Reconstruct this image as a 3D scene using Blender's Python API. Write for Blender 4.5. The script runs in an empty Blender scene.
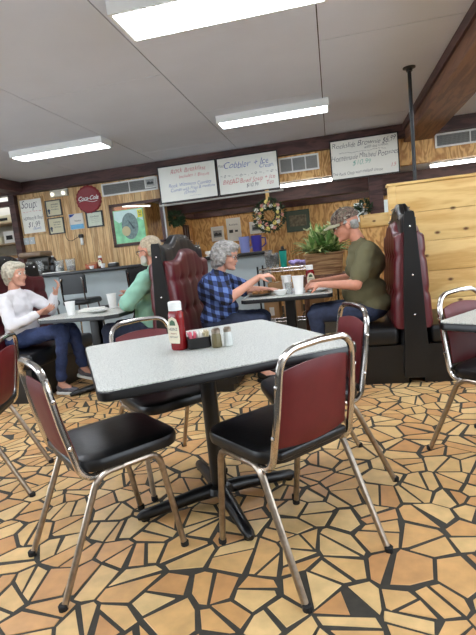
import bpy, bmesh, math, random
from math import sin, cos, pi, radians as R
from mathutils import Vector as V, Matrix, noise
random.seed(7)
sc = bpy.context.scene
COL = sc.collection

# ------------------------------------------------------------------ camera
cam = bpy.data.cameras.new('camera'); camo = bpy.data.objects.new('camera', cam); COL.objects.link(camo)
cam.sensor_fit = 'VERTICAL'; cam.sensor_height = 24.0; cam.lens = 471.2/635*24.0
YAW, PITCH, ROLL = .2111, .1343, .106
fw = V((-sin(YAW)*cos(PITCH), cos(YAW)*cos(PITCH), -sin(PITCH)))
rt = V((cos(YAW), sin(YAW), 0)); up = rt.cross(fw)
r2 = rt*cos(ROLL) - up*sin(ROLL); u2 = rt*sin(ROLL) + up*cos(ROLL)
m = Matrix((r2, u2, -fw)).transposed().to_4x4(); m.translation = V((0, 0, 1.145))
camo.matrix_world = m; cam.clip_start = .05; cam.clip_end = 60
sc.camera = camo
# ------------------------------------------------------------------ light and exposure
w = bpy.data.worlds.new('world'); sc.world = w; w.use_nodes = True
w.node_tree.nodes['Background'].inputs[0].default_value = (.82, .91, 1, 1)
w.node_tree.nodes['Background'].inputs[1].default_value = 2.6
sc.view_settings.view_transform = 'Standard'; sc.view_settings.look = 'None'
sc.view_settings.gamma = 1; sc.view_settings.use_curve_mapping = False
sc.view_settings.exposure = 1.53
FIX = 9.0          # strength of the fluorescent lenses

# ------------------------------------------------------------------ materials
def nodes(name):
    m = bpy.data.materials.new(name); m.use_nodes = True
    return m, m.node_tree.nodes, m.node_tree.links, m.node_tree.nodes['Principled BSDF']
def srgb(c):
    return tuple(((x/255)/12.92 if x/255 <= .04045 else ((x/255+.055)/1.055)**2.4) for x in c[:3]) + (1,)
MC = {}
def mat(name, c, rough=.5, metal=0, var=.06, scale=12, bump=0, emit=0, trans=0, alpha=1, coat=0):
    if name in MC: return MC[name]
    m, N, L, P = nodes(name)
    tc = N.new('ShaderNodeTexCoord'); nz = N.new('ShaderNodeTexNoise'); nz.inputs['Scale'].default_value = scale
    nz.inputs['Detail'].default_value = 4
    L.new(tc.outputs['Object'], nz.inputs['Vector'])
    mr = N.new('ShaderNodeMapRange'); mr.inputs[1].default_value = .3; mr.inputs[2].default_value = .7
    mr.inputs[3].default_value = 1-var; mr.inputs[4].default_value = 1+var
    L.new(nz.outputs[0], mr.inputs[0])
    mx = N.new('ShaderNodeVectorMath'); mx.operation = 'SCALE'; mx.inputs[0].default_value = srgb(c)[:3]
    L.new(mr.outputs[0], mx.inputs['Scale']); L.new(mx.outputs[0], P.inputs['Base Color'])
    P.inputs['Roughness'].default_value = rough; P.inputs['Metallic'].default_value = metal
    P.inputs['Coat Weight'].default_value = coat
    if trans: P.inputs['Transmission Weight'].default_value = trans
    if bump:
        b = N.new('ShaderNodeBump'); b.inputs['Strength'].default_value = bump; b.inputs['Distance'].default_value = .01
        L.new(nz.outputs[0], b.inputs['Height']); L.new(b.outputs[0], P.inputs['Normal'])
    if emit:
        P.inputs['Emission Color'].default_value = srgb(c); P.inputs['Emission Strength'].default_value = emit
    MC[name] = m; return m
def wood(name, c1, c2, sc_=(1, 1, 1), wscale=3, dist=6, rough=.5, plank=None, pc=(60, 40, 25), knots=False, coat=0, lo=.25, hi=.75, axis='X'):
    """grain: distorted bands stretched by sc_, optional plank joints (axis letter, width)"""
    m, N, L, P = nodes(name)
    tc = N.new('ShaderNodeTexCoord'); mp = N.new('ShaderNodeMapping'); mp.inputs['Scale'].default_value = sc_
    L.new(tc.outputs['Object'], mp.inputs[0])
    nz = N.new('ShaderNodeTexNoise'); nz.inputs['Scale'].default_value = wscale; nz.inputs['Detail'].default_value = 3
    nz.inputs['Distortion'].default_value = .6
    L.new(mp.outputs[0], nz.inputs['Vector'])
    mu = N.new('ShaderNodeMath'); mu.operation = 'MULTIPLY'; mu.inputs[1].default_value = dist*6.28
    L.new(nz.outputs[0], mu.inputs[0])
    sn = N.new('ShaderNodeMath'); sn.operation = 'SINE'; L.new(mu.outputs[0], sn.inputs[0])
    n2 = N.new('ShaderNodeTexNoise'); n2.inputs['Scale'].default_value = wscale*9; n2.inputs['Detail'].default_value = 5
    L.new(mp.outputs[0], n2.inputs['Vector'])
    mr = N.new('ShaderNodeMapRange'); mr.inputs[1].default_value = -1; mr.inputs[2].default_value = 1
    L.new(sn.outputs[0], mr.inputs[0])
    av = N.new('ShaderNodeMix'); av.inputs[0].default_value = .5
    L.new(mr.outputs[0], av.inputs[2]); L.new(n2.outputs[0], av.inputs[3])
    cr = N.new('ShaderNodeValToRGB'); e = cr.color_ramp.elements
    e[0].position = lo; e[0].color = srgb(c2); e[1].position = hi; e[1].color = srgb(c1)
    L.new(av.outputs[0], cr.inputs[0]); col = cr.outputs[0]
    if plank:
        sp = N.new('ShaderNodeSeparateXYZ'); L.new(tc.outputs['Object'], sp.inputs[0])
        dv = N.new('ShaderNodeMath'); dv.operation = 'DIVIDE'; dv.inputs[1].default_value = plank[1]
        L.new(sp.outputs[plank[0]], dv.inputs[0])
        fr = N.new('ShaderNodeMath'); fr.operation = 'FRACT'; L.new(dv.outputs[0], fr.inputs[0])
        lt = N.new('ShaderNodeMath'); lt.operation = 'LESS_THAN'; lt.inputs[1].default_value = plank[2]/plank[1]
        L.new(fr.outputs[0], lt.inputs[0])
        fl = N.new('ShaderNodeMath'); fl.operation = 'FLOOR'; L.new(dv.outputs[0], fl.inputs[0])
        wn = N.new('ShaderNodeTexWhiteNoise'); wn.noise_dimensions = '1D'; L.new(fl.outputs[0], wn.inputs['W'])
        hs = N.new('ShaderNodeHueSaturation'); mv = N.new('ShaderNodeMapRange')
        mv.inputs[3].default_value = .85; mv.inputs[4].default_value = 1.12
        L.new(wn.outputs[0], mv.inputs[0]); L.new(mv.outputs[0], hs.inputs['Value']); L.new(col, hs.inputs['Color'])
        mx = N.new('ShaderNodeMix'); mx.data_type = 'RGBA'; L.new(lt.outputs[0], mx.inputs[0])
        L.new(hs.outputs[0], mx.inputs[6]); mx.inputs[7].default_value = srgb(pc); col = mx.outputs[2]
    if knots:
        mp2 = N.new('ShaderNodeMapping'); mp2.inputs['Scale'].default_value = (1, 1, 1.7); L.new(tc.outputs['Object'], mp2.inputs[0])
        vo = N.new('ShaderNodeTexVoronoi'); vo.voronoi_dimensions = '2D'; vo.inputs['Scale'].default_value = 2.7
        s3 = N.new('ShaderNodeSeparateXYZ'); c3 = N.new('ShaderNodeCombineXYZ'); L.new(mp2.outputs[0], s3.inputs[0]); L.new(s3.outputs['X'], c3.inputs['X']); L.new(s3.outputs['Z'], c3.inputs['Y']); L.new(c3.outputs[0], vo.inputs['Vector'])
        r_ = N.new('ShaderNodeValToRGB'); r_.color_ramp.elements[0].position = .03; r_.color_ramp.elements[1].position = .085
        r_.color_ramp.elements[0].color = (1, 1, 1, 1); r_.color_ramp.elements[1].color = (0, 0, 0, 1)
        L.new(vo.outputs['Distance'], r_.inputs[0])
        m2 = N.new('ShaderNodeMix'); m2.data_type = 'RGBA'; L.new(r_.outputs[0], m2.inputs[0]); L.new(col, m2.inputs[6])
        m2.inputs[7].default_value = srgb((105, 62, 30)); col = m2.outputs[2]
    L.new(col, P.inputs['Base Color']); P.inputs['Roughness'].default_value = rough; P.inputs['Coat Weight'].default_value = coat
    return m
def plaid():
    m, N, L, P = nodes('blue_plaid_cotton')
    tc = N.new('ShaderNodeTexCoord'); sp = N.new('ShaderNodeSeparateXYZ')
    dn = N.new('ShaderNodeTexNoise'); dn.inputs['Scale'].default_value = 5
    L.new(tc.outputs['Object'], dn.inputs['Vector'])
    ma = N.new('ShaderNodeVectorMath'); ma.operation = 'MULTIPLY_ADD'; ma.inputs[1].default_value = (.05, .05, .05)
    L.new(dn.outputs[1], ma.inputs[0]); L.new(tc.outputs['Object'], ma.inputs[2]); L.new(ma.outputs[0], sp.inputs[0])
    outs = []
    a0 = N.new('ShaderNodeMath'); a0.operation = 'MULTIPLY_ADD'; a0.inputs[1].default_value = .35
    L.new(sp.outputs['Y'], a0.inputs[0]); L.new(sp.outputs['X'], a0.inputs[2])
    a1 = N.new('ShaderNodeMath'); a1.operation = 'MULTIPLY_ADD'; a1.inputs[1].default_value = .35
    L.new(sp.outputs['X'], a1.inputs[0]); L.new(sp.outputs['Z'], a1.inputs[2])
    for a in (a0, a1):
        d = N.new('ShaderNodeMath'); d.operation = 'MULTIPLY'; d.inputs[1].default_value = 13; L.new(a.outputs[0], d.inputs[0])
        f = N.new('ShaderNodeMath'); f.operation = 'FRACT'; L.new(d.outputs[0], f.inputs[0])
        g = N.new('ShaderNodeMath'); g.operation = 'GREATER_THAN'; g.inputs[1].default_value = .5; L.new(f.outputs[0], g.inputs[0]); outs.append(g)
    s = N.new('ShaderNodeMath'); s.operation = 'ADD'; L.new(outs[0].outputs[0], s.inputs[0]); L.new(outs[1].outputs[0], s.inputs[1])
    h = N.new('ShaderNodeMath'); h.operation = 'MULTIPLY'; h.inputs[1].default_value = .5; L.new(s.outputs[0], h.inputs[0])
    cr = N.new('ShaderNodeValToRGB'); e = cr.color_ramp.elements
    e[0].color = srgb((96, 122, 180)); e[1].color = srgb((14, 17, 32)); x = e.new(.5); x.color = srgb((44, 60, 106))
    L.new(h.outputs[0], cr.inputs[0]); L.new(cr.outputs[0], P.inputs['Base Color']); P.inputs['Roughness'].default_value = .85
    return m
def speckle(name, cols, scale=160, rough=.35):
    m, N, L, P = nodes(name)
    tc = N.new('ShaderNodeTexCoord'); v = N.new('ShaderNodeTexNoise'); v.inputs['Scale'].default_value = scale; v.inputs['Detail'].default_value = 2
    L.new(tc.outputs['Object'], v.inputs['Vector'])
    cr = N.new('ShaderNodeValToRGB'); cr.color_ramp.interpolation = 'CONSTANT'; e = cr.color_ramp.elements
    e[0].color = srgb(cols[0]); e[1].position = .45; e[1].color = srgb(cols[1]); x = e.new(.6); x.color = srgb(cols[2])
    L.new(v.outputs[0], cr.inputs[0]); L.new(cr.outputs[0], P.inputs['Base Color']); P.inputs['Roughness'].default_value = rough
    return m
def camo():
    m, N, L, P = nodes('camouflage_cloth')
    tc = N.new('ShaderNodeTexCoord'); v = N.new('ShaderNodeTexNoise'); v.inputs['Scale'].default_value = 34; v.inputs['Detail'].default_value = 3; v.inputs['Distortion'].default_value = 1.2
    L.new(tc.outputs['Object'], v.inputs['Vector'])
    cr = N.new('ShaderNodeValToRGB'); cr.color_ramp.interpolation = 'CONSTANT'; e = cr.color_ramp.elements
    e[0].color = srgb((58, 44, 38)); e[1].position = .44; e[1].color = srgb((112, 92, 80))
    x = e.new(.53); x.color = srgb((84, 80, 64)); x = e.new(.6); x.color = srgb((150, 142, 130))
    L.new(v.outputs[0], cr.inputs[0]); L.new(cr.outputs[0], P.inputs['Base Color']); P.inputs['Roughness'].default_value = .9
    return m
def tile_mat():
    m, N, L, P = nodes('sandstone_paving')
    at = N.new('ShaderNodeAttribute'); at.attribute_name = 'tone'
    cr = N.new('ShaderNodeValToRGB'); e = cr.color_ramp.elements
    e[0].color = srgb((196, 144, 92)); e[1].color = srgb((224, 190, 134)); x = e.new(.35); x.color = srgb((210, 162, 104)); x = e.new(.7); x.color = srgb((214, 176, 118))
    L.new(at.outputs['Fac'], cr.inputs[0])
    tc = N.new('ShaderNodeTexCoord'); nz = N.new('ShaderNodeTexNoise'); nz.inputs['Scale'].default_value = 14; nz.inputs['Detail'].default_value = 7
    L.new(tc.outputs['Object'], nz.inputs['Vector'])
    mr = N.new('ShaderNodeMapRange'); mr.inputs[1].default_value = .3; mr.inputs[2].default_value = .7; mr.inputs[3].default_value = .84; mr.inputs[4].default_value = 1.12
    L.new(nz.outputs[0], mr.inputs[0])
    sc_ = N.new('ShaderNodeVectorMath'); sc_.operation = 'SCALE'; L.new(cr.outputs[0], sc_.inputs[0]); L.new(mr.outputs[0], sc_.inputs['Scale'])
    L.new(sc_.outputs[0], P.inputs['Base Color'])
    r = N.new('ShaderNodeMapRange'); r.inputs[3].default_value = .28; r.inputs[4].default_value = .55; L.new(nz.outputs[0], r.inputs[0]); L.new(r.outputs[0], P.inputs['Roughness'])
    b = N.new('ShaderNodeBump'); b.inputs['Strength'].default_value = .35; b.inputs['Distance'].default_value = .004
    L.new(nz.outputs[0], b.inputs['Height']); L.new(b.outputs[0], P.inputs['Normal'])
    return m
M = dict(
    tile=tile_mat(), grout=mat('dark_grout', (58, 54, 46), .8, var=.15, scale=30),
    ceil=mat('ceiling_board', (226, 228, 236), .9, var=.02, scale=3), gap=mat('ceiling_gap', (70, 60, 55), .9),
    beam=wood('dark_beam_wood', (88, 58, 54), (62, 40, 38), (1, 1, 6), 2, 3, .55),
    beam2=wood('brown_beam_wood', (128, 88, 64), (98, 64, 46), (6, .6, 6), 2.5, 3, .55),
    oak=wood('oak_panelling', (222, 188, 134), (184, 142, 92), (9, 9, .7), 2.2, 3, .5, plank=('X', .1, .004), pc=(110, 75, 42)),
    ply=wood('plywood', (230, 186, 118), (182, 126, 68), (2.4, 2.4, .9), 2.2, 7, .55, lo=.2, hi=.7),
    pine=wood('knotty_pine', (240, 204, 134), (218, 172, 100), (.6, .6, 5), 1.6, 3, .45, knots=True, coat=.15),
    wall=mat('painted_wall', (176, 168, 156), .85, var=.04, scale=2),
    chrome=mat('chrome', (205, 200, 195), .16, 1, var=.08, scale=30),
    dchrome=mat('worn_chrome', (165, 152, 138), .3, 1, var=.2, scale=40),
    black_vinyl=mat('black_vinyl', (13, 13, 14), .36, var=.1, bump=.05, scale=60),
    red_vinyl=mat('red_vinyl', (96, 18, 22), .48, var=.08, scale=20, bump=.05),
    red_booth=mat('oxblood_vinyl', (84, 20, 26), .34, var=.1, scale=14),
    black=mat('black_paint', (9, 9, 10), .35, var=.1), rubber=mat('black_rubber', (14, 14, 14), .7),
    laminate=speckle('speckled_laminate', [(150, 152, 147), (198, 200, 193), (176, 180, 174)]),
    white=mat('white_plastic', (232, 232, 228), .4, var=.02), paper=mat('white_paper', (228, 226, 218), .8, var=.03),
    board=mat('whiteboard_face', (236, 236, 226), .25, var=.03, scale=4),
    lens=mat('fluorescent_lens', (240, 246, 255), .5, emit=FIX), lens_s=mat('kitchen_lens', (255, 252, 246), .5, emit=5),
    foam=mat('white_foam', (236, 236, 232), .7, var=.02), skin=mat('skin', (206, 152, 128), .5, var=.06, scale=25),
    skin2=mat('ruddy_skin', (200, 138, 112), .5, var=.08, scale=25),
    denim=mat('dark_denim', (48, 62, 100), .85, var=.2, scale=40), denim2=mat('navy_denim', (36, 44, 66), .85, var=.2, scale=40),
    sweat=mat('white_cotton', (222, 220, 222), .85, var=.05, scale=10), mint=mat('mint_cotton', (138, 186, 164), .8, var=.06, scale=14),
    olive=mat('olive_cotton', (98, 94, 66), .85, var=.07, scale=14), plaid=plaid(), camo=camo(),
    grey_hair=mat('grey_hair', (150, 147, 142), .6, var=.45, scale=50, bump=1), blonde=mat('silver_blonde_hair', (186, 178, 158), .6, var=.35, scale=45, bump=1),
    sandy=mat('sandy_grey_hair', (176, 160, 134), .6, var=.3, scale=60, bump=.8),
    green=mat('green_leaf', (108, 146, 78), .5, var=.35, scale=20), pale=mat('pale_leaf', (196, 208, 146), .5, var=.25, scale=20),
    darkleaf=mat('dark_leaf', (44, 68, 40), .5, var=.3, scale=20), wicker=wood('woven_wicker', (196, 156, 110), (132, 94, 60), (1, 1, 30), 2, 3, .7),
    card=mat('brown_cardboard', (176, 138, 96), .85, var=.06), glass=mat('clear_plastic', (235, 240, 240), .12, var=.02, trans=.85),
    ketch=mat('ketchup_red', (128, 16, 20), .22, var=.05), grey=mat('grey_laminate', (170, 182, 184), .5, var=.04, scale=5),
    kick=mat('light_kick_panel', (188, 186, 178), .6), metal=mat('grey_metal', (150, 150, 148), .35, .8),
)
# ------------------------------------------------------------------ object helpers
def link(name, me, parent=None, loc=None):
    o = bpy.data.objects.new(name, me); COL.objects.link(o)
    if parent: o.parent = parent
    if loc: o.location = loc
    return o
def tag(o, label=None, cat=None, group=None, kind=None):
    if label: o['label'] = label
    if cat: o['category'] = cat
    if group: o['group'] = group
    if kind: o['kind'] = kind
    return o
def thing(name, label, cat, loc=(0, 0, 0), rz=0, group=None):
    o = link(name, None, None, loc); o.rotation_euler = (0, 0, rz); o.empty_display_size = .1
    return tag(o, label, cat, group)
def copy_tree(o, parent=None):
    c = o.copy(); COL.objects.link(c)
    if parent: c.parent = parent
    for ch in list(o.children): copy_tree(ch, c)
    return c
class MB:
    def __init__(s): s.v = []; s.f = []; s.mi = []; s.cur = 0
    def add(s, vs, fs):
        b = len(s.v); s.v += [tuple(v) for v in vs]; s.f += [tuple(i+b for i in f) for f in fs]; s.mi += [s.cur]*len(fs); return s
    def box(s, x0, x1, y0, y1, z0, z1):
        vs = [(x, y, z) for z in (z0, z1) for y in (y0, y1) for x in (x0, x1)]
        return s.add(vs, [(0, 2, 3, 1), (4, 5, 7, 6), (0, 1, 5, 4), (2, 6, 7, 3), (0, 4, 6, 2), (1, 3, 7, 5)])
    def bbox(s, x0, x1, y0, y1, z0, z1, r=.005):
        b = bmesh.new(); bmesh.ops.create_cube(b, size=1)
        bmesh.ops.scale(b, vec=(x1-x0, y1-y0, z1-z0), verts=b.verts)
        bmesh.ops.translate(b, vec=((x0+x1)/2, (y0+y1)/2, (z0+z1)/2), verts=b.verts)
        bmesh.ops.bevel(b, geom=b.edges[:], offset=r, segments=3, affect='EDGES', profile=.5)
        return s.bm(b)
    def bm(s, b, mtx=None):
        b.verts.ensure_lookup_table(); b.verts.index_update()
        vs = [(mtx @ v.co if mtx else v.co.copy()) for v in b.verts]; fs = [[v.index for v in f.verts] for f in b.faces]
        b.free(); return s.add(vs, fs)
    def sphere(s, c, r, seg=2, mtx=None):
        b = bmesh.new(); bmesh.ops.create_icosphere(b, subdivisions=seg, radius=1)
        rr = r if hasattr(r, '__len__') else (r, r, r)
        mm = Matrix.Translation(c) @ (mtx if mtx else Matrix.Identity(4)) @ Matrix.Diagonal((*rr, 1))
        return s.bm(b, mm)
    def tube(s, pts, r, n=8, closed=False, taper=None):
        P = [V(p) for p in pts]; k = len(P); rings = []
        nrm = None
        for i in range(k):
            a = P[(i-1) % k] if (closed or i > 0) else P[i]; c = P[(i+1) % k] if (closed or i < k-1) else P[i]
            t = (c-a).normalized()
            if nrm is None: nrm = t.orthogonal().normalized()
            else: nrm = (nrm - t*nrm.dot(t)).normalized()
            bn = t.cross(nrm); rr = r if taper is None else taper[i]
            rings.append([P[i] + (nrm*cos(2*pi*j/n) + bn*sin(2*pi*j/n))*rr for j in range(n)])
        vs = [v for ring in rings for v in ring]; fs = []
        for i in range(k if closed else k-1):
            for j in range(n):
                a = i*n+j; b = i*n+(j+1) % n; c = ((i+1) % k)*n+(j+1) % n; d = ((i+1) % k)*n+j
                fs.append((a, b, c, d))
        if not closed: fs += [tuple(range(n-1, -1, -1)), tuple(range((k-1)*n, k*n))]
        return s.add(vs, fs)
    def lathe(s, prof, c=(0, 0, 0), n=20, sx=1, sy=1):
        vs = []; fs = []; k = len(prof)
        for r, z in prof:
            for j in range(n): vs.append((c[0]+r*cos(2*pi*j/n)*sx, c[1]+r*sin(2*pi*j/n)*sy, c[2]+z))
        for i in range(k-1):
            for j in range(n): fs.append((i*n+j, i*n+(j+1) % n, (i+1)*n+(j+1) % n, (i+1)*n+j))
        fs += [tuple(range(n-1, -1, -1)), tuple(range((k-1)*n, k*n))]
        return s.add(vs, fs)
    def layers(s, outline, lay):
        """stacked loops of a convex outline: lay = [(inset, z)...]"""
        cx = sum(p[0] for p in outline)/len(outline); cy = sum(p[1] for p in outline)/len(outline)
        vs = []; n = len(outline); fs = []
        for ins, z in lay:
            for x, y in outline:
                d = math.hypot(x-cx, y-cy); k = max(0, 1-ins/d); vs.append((cx+(x-cx)*k, cy+(y-cy)*k, z))
        for i in range(len(lay)-1):
            for j in range(n): fs.append((i*n+j, i*n+(j+1) % n, (i+1)*n+(j+1) % n, (i+1)*n+j))
        fs += [tuple(range(n-1, -1, -1)), tuple(range((len(lay)-1)*n, len(lay)*n))]
        return s.add(vs, fs)
    def prism(s, pts, axis, a, b):
        """extrude 2-D outline (other two axes in xyz order) from a to b along axis"""
        def mk(p, t): return {'x': (t, p[0], p[1]), 'y': (p[0], t, p[1]), 'z': (p[0], p[1], t)}[axis]
        n = len(pts); vs = [mk(p, a) for p in pts]+[mk(p, b) for p in pts]
        fs = [tuple(range(n)), tuple(range(2*n-1, n-1, -1))]+[(j, j+n, (j+1) % n+n, (j+1) % n) for j in range(n)]
        return s.add(vs, fs)
    def build(s, name, mats, parent=None, loc=None, smooth=35):
        me = bpy.data.meshes.new(name); me.from_pydata(s.v, [], s.f)
        for mm in (mats if isinstance(mats, (list, tuple)) else [mats]): me.materials.append(mm)
        me.polygons.foreach_set('material_index', s.mi)
        b = bmesh.new(); b.from_mesh(me); bmesh.ops.recalc_face_normals(b, faces=b.faces); b.to_mesh(me); b.free()
        if smooth:
            me.polygons.foreach_set('use_smooth', [True]*len(me.polygons)); me.set_sharp_from_angle(angle=R(smooth))
        return link(name, me, parent, loc)
def struct(mb, name, mats, **k):
    o = mb.build(name, mats, **k); o['kind'] = 'structure'; return o
def arc(p0, p1, p2, n=5):
    a, b, c = V(p0), V(p1), V(p2); return [a*(1-t)**2+b*2*t*(1-t)+c*t*t for t in [i/n for i in range(n+1)]]
def rrect(w, d, r, n=5, cx=0, cy=0):
    o = []
    for sx, sy, a0 in ((1, 1, 0), (-1, 1, 90), (-1, -1, 180), (1, -1, 270)):
        for i in range(n+1):
            a = R(a0+90*i/n); o.append((cx+sx*(w/2-r)+r*cos(a), cy+sy*(d/2-r)+r*sin(a)))
    return o
def lettering(txt, size, m, parent, loc, name='lettering', shear=.25, rot=(pi/2, 0, 0), sx=1, th=.0004, bold=0, wob=0):
    cu = bpy.data.curves.new('t', 'FONT'); cu.body = txt; cu.size = size; cu.shear = shear; cu.extrude = th; cu.offset = bold
    cu.space_character = 1.0; cu.align_x = 'CENTER'; cu.align_y = 'CENTER'
    o = bpy.data.objects.new('t', cu); COL.objects.link(o)
    me = bpy.data.meshes.new_from_object(o.evaluated_get(bpy.context.evaluated_depsgraph_get()))
    bpy.data.objects.remove(o); me.materials.clear(); me.materials.append(m)
    if wob:      # unsteady hand
        for v in me.vertices:
            p = V((v.co.x/size*1.1, v.co.y/size*1.1, len(txt)*1.7)); n = noise.noise_vector(p); n2 = noise.noise_vector(p*.35+V((9, 0, 0)))
            v.co.x += n.x*wob*size+n2.x*wob*size; v.co.y += n.y*wob*size+n2.y*wob*size*1.4
    q = link(name, me, parent, loc); q.rotation_euler = rot; q.scale = (sx, 1, 1)
    return q
# ================================================================== THE SETTING
def clip(poly, a, b, c):      # keep a*x+b*y <= c
    out = []
    for i in range(len(poly)):
        p, q = poly[i], poly[(i+1) % len(poly)]
        dp, dq = a*p[0]+b*p[1]-c, a*q[0]+b*q[1]-c
        if dp <= 0: out.append(p)
        if dp*dq < 0:
            t = dp/(dp-dq); out.append((p[0]+(q[0]-p[0])*t, p[1]+(q[1]-p[1])*t))
    return out
def inset(poly, d):
    n = len(poly); area = sum(poly[i][0]*poly[(i+1) % n][1]-poly[(i+1) % n][0]*poly[i][1] for i in range(n))
    if area < 0: poly = poly[::-1]
    res = poly
    for i in range(n):
        p, q = poly[i], poly[(i+1) % n]; ex, ey = q[0]-p[0], q[1]-p[1]; l = math.hypot(ex, ey)
        if l < 1e-6: continue
        nx, ny = ey/l, -ex/l
        res = clip(res, nx, ny, nx*p[0]+ny*p[1]-d)
        if len(res) < 3: return []
    return res
def area(p): return abs(sum(p[i][0]*p[(i+1) % len(p)][1]-p[(i+1) % len(p)][0]*p[i][1] for i in range(len(p))))/2
def paving():
    rnd = random.Random(11); G = .152; x0, x1, y0, y1 = -3.9, 1.9, .75, 6.0
    nx, ny = int((x1-x0)/G)+1, int((y1-y0)/G)+1
    S = {(i, j): (x0+(i+rnd.random()*.95)*G, y0+(j+rnd.random()*.95)*G) for i in range(-3, nx+3) for j in range(-3, ny+3)}
    mb = MB(); tones = []
    for i in range(nx):
        for j in range(ny):
            p = S[i, j]; poly = [(p[0]-.4, p[1]-.4), (p[0]+.4, p[1]-.4), (p[0]+.4, p[1]+.4), (p[0]-.4, p[1]+.4)]
            for a in range(-3, 4):
                for b in range(-3, 4):
                    q = S.get((i+a, j+b))
                    if q is None or (a == 0 and b == 0): continue
                    dx, dy = q[0]-p[0], q[1]-p[1]; mx, my = (p[0]+q[0])/2, (p[1]+q[1])/2
                    poly = clip(poly, dx, dy, dx*mx+dy*my)
            pieces = [poly]
            A = area(poly)
            if A > .014 and rnd.random() < .9 or rnd.random() < .3:
                cx = sum(v[0] for v in poly)/len(poly)+rnd.uniform(-.02, .02); cy = sum(v[1] for v in poly)/len(poly)+rnd.uniform(-.02, .02)
                th = rnd.random()*pi; a, b = cos(th), sin(th)
                pieces = [clip(poly, a, b, a*cx+b*cy), clip(poly, -a, -b, -(a*cx+b*cy))]
            for pc in pieces:
                pc = inset(pc, rnd.uniform(.003, .0062))
                if len(pc) < 3 or area(pc) < .0006: continue
                # merge very short edges, then nick the corners so that the joints become uneven wedges
                qq = [pc[0]]
                for v in pc[1:]:
                    if math.hypot(v[0]-qq[-1][0], v[1]-qq[-1][1]) > .016: qq.append(v)
                if len(qq) >= 4 and math.hypot(qq[0][0]-qq[-1][0], qq[0][1]-qq[-1][1]) < .016: qq.pop()
                if len(qq) >= 3: pc = qq
                if len(pc) > 5 and rnd.random() < .5: pc.pop(rnd.randrange(len(pc)))
                gx = sum(v[0] for v in pc)/len(pc); gy = sum(v[1] for v in pc)/len(pc)
                pc = [(v[0]+(gx-v[0])*k_, v[1]+(gy-v[1])*k_) for v in pc for k_ in (rnd.random()**2*.17,)]
                if area(pc) < .0005: continue
                n = len(pc); cx = sum(v[0] for v in pc)/n; cy = sum(v[1] for v in pc)/n; h = .0025+rnd.random()*.001
                vs = [(x, y, 0) for x, y in pc]+[(x+(cx-x)*.03, y+(cy-y)*.03, h) for x, y in pc]
                fs = [tuple(range(n, 2*n))]+[(k, (k+1) % n, (k+1) % n+n, k+n) for k in range(n)]
                mb.cur = 0; mb.add(vs, fs); tones += [rnd.random()]*len(fs)
    mb.cur = 1; mb.box(-6.2, 4, -3, 9.6, -.1, .0008); tones += [0]*6
    me = bpy.data.meshes.new('floor'); me.from_pydata(mb.v, [], mb.f); me.materials.append(M['tile']); me.materials.append(M['grout'])
    me.polygons.foreach_set('material_index', mb.mi)
    at = me.attributes.new('tone', 'FLOAT', 'FACE'); at.data.foreach_set('value', tones)
    o = link('floor', me); o['kind'] = 'structure'
paving()
CZ = 2.605
# ceiling boards with open joints
mb = MB(); mb.cur = 1; mb.box(-6.2, 4, -3, 6.95, CZ+.006, CZ+.12); mb.cur = 0
cols = [(-6.2, -4.87, 0), (-4.87, -3.65, 2.0), (-3.65, -2.434, 5.2), (-2.434, -1.213, 3.79), (-1.213, .0115, 4.92), (.0115, 1.23, 3.74), (1.23, 2.45, 4.9), (2.45, 4.0, 3.7)]
g = .004
for xa, xb, yo in cols:
    ys = [-3]+[yo+k*2.44 for k in range(-4, 4) if -2.9 < yo+k*2.44 < 6.8]+[6.95]
    for a, b in zip(ys, ys[1:]): mb.box(xa+g, xb-g, a+g, b-g, CZ, CZ+.01)
struct(mb, 'ceiling', [M['ceil'], M['gap']], smooth=0)
mb = MB(); mb.box(-2.8, 4, 7.05, 9.6, 2.1, 2.2); struct(mb, 'ceiling_back_room', M['ceil'], smooth=0)
# dark beam over the back wall, its left return, and the big brown beam
mb = MB(); mb.box(-6.2, 1.05, 6.83, 6.95, 2.435, CZ); mb.box(1.4, 4, 6.83, 6.95, 2.435, CZ); struct(mb, 'trim_1', M['beam'], smooth=0)
mb = MB(); mb.box(-4.93, -4.7, -3, 6.83, 2.45, CZ); struct(mb, 'trim_2', M['beam'], smooth=0)
mb = MB(); mb.box(1.04, 1.40, -3, 6.95, 2.385, CZ); struct(mb, 'trim_3', M['beam2'], smooth=0)
mb = MB(); mb.box(1.015, 1.04, -3, 6.83, 2.52, CZ); struct(mb, 'trim_4', M['beam'], smooth=0)
# back wall with oak panelling and a framed opening
mb = MB(); X0, X1, Z0, Z1 = -3.30, -2.50, 1.47, 2.06
mb.box(-4.9, X0, 6.95, 7.05, 0, 2.6); mb.box(X1, -2.44, 6.95, 7.05, 0, 2.6); mb.box(X0, X1, 6.95, 7.05, 0, Z0); mb.box(X0, X1, 6.95, 7.05, Z1, 2.6)
struct(mb, 'wall_back', M['oak'], smooth=0)
mb = MB(); mb.box(-2.44, 4, 6.95, 7.05, 2.09, 2.6); struct(mb, 'wall_header', M['ply'], smooth=0)
mb = MB(); mb.box(-5.0, -4.9, 6.86, 7.05, 0, 2.6); struct(mb, 'trim_5', M['beam'], smooth=0)
mb = MB(); mb.box(-2.475, -2.44, 6.935, 6.95, 1.0, 2.43); struct(mb, 'trim_6', M['metal'], smooth=0)
# frame round the opening
mb = MB()
for a in ((X0-.03, X0+.01, Z0-.03, Z1+.03), (X1-.01, X1+.03, Z0-.03, Z1+.03), (X0-.03, X1+.03, Z1-.01, Z1+.03), (X0-.03, X1+.03, Z0-.03, Z0+.01)):
    mb.box(a[0], a[1], 6.92, 6.96, a[2], a[3])
struct(mb, 'window_1', M['beam'], smooth=0)
mb = MB(); mb.box(-3.9, -2.8, 7.9, 7.95, 0, 2.6); struct(mb, 'wall_passage', M['beam2'], smooth=0)
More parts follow.
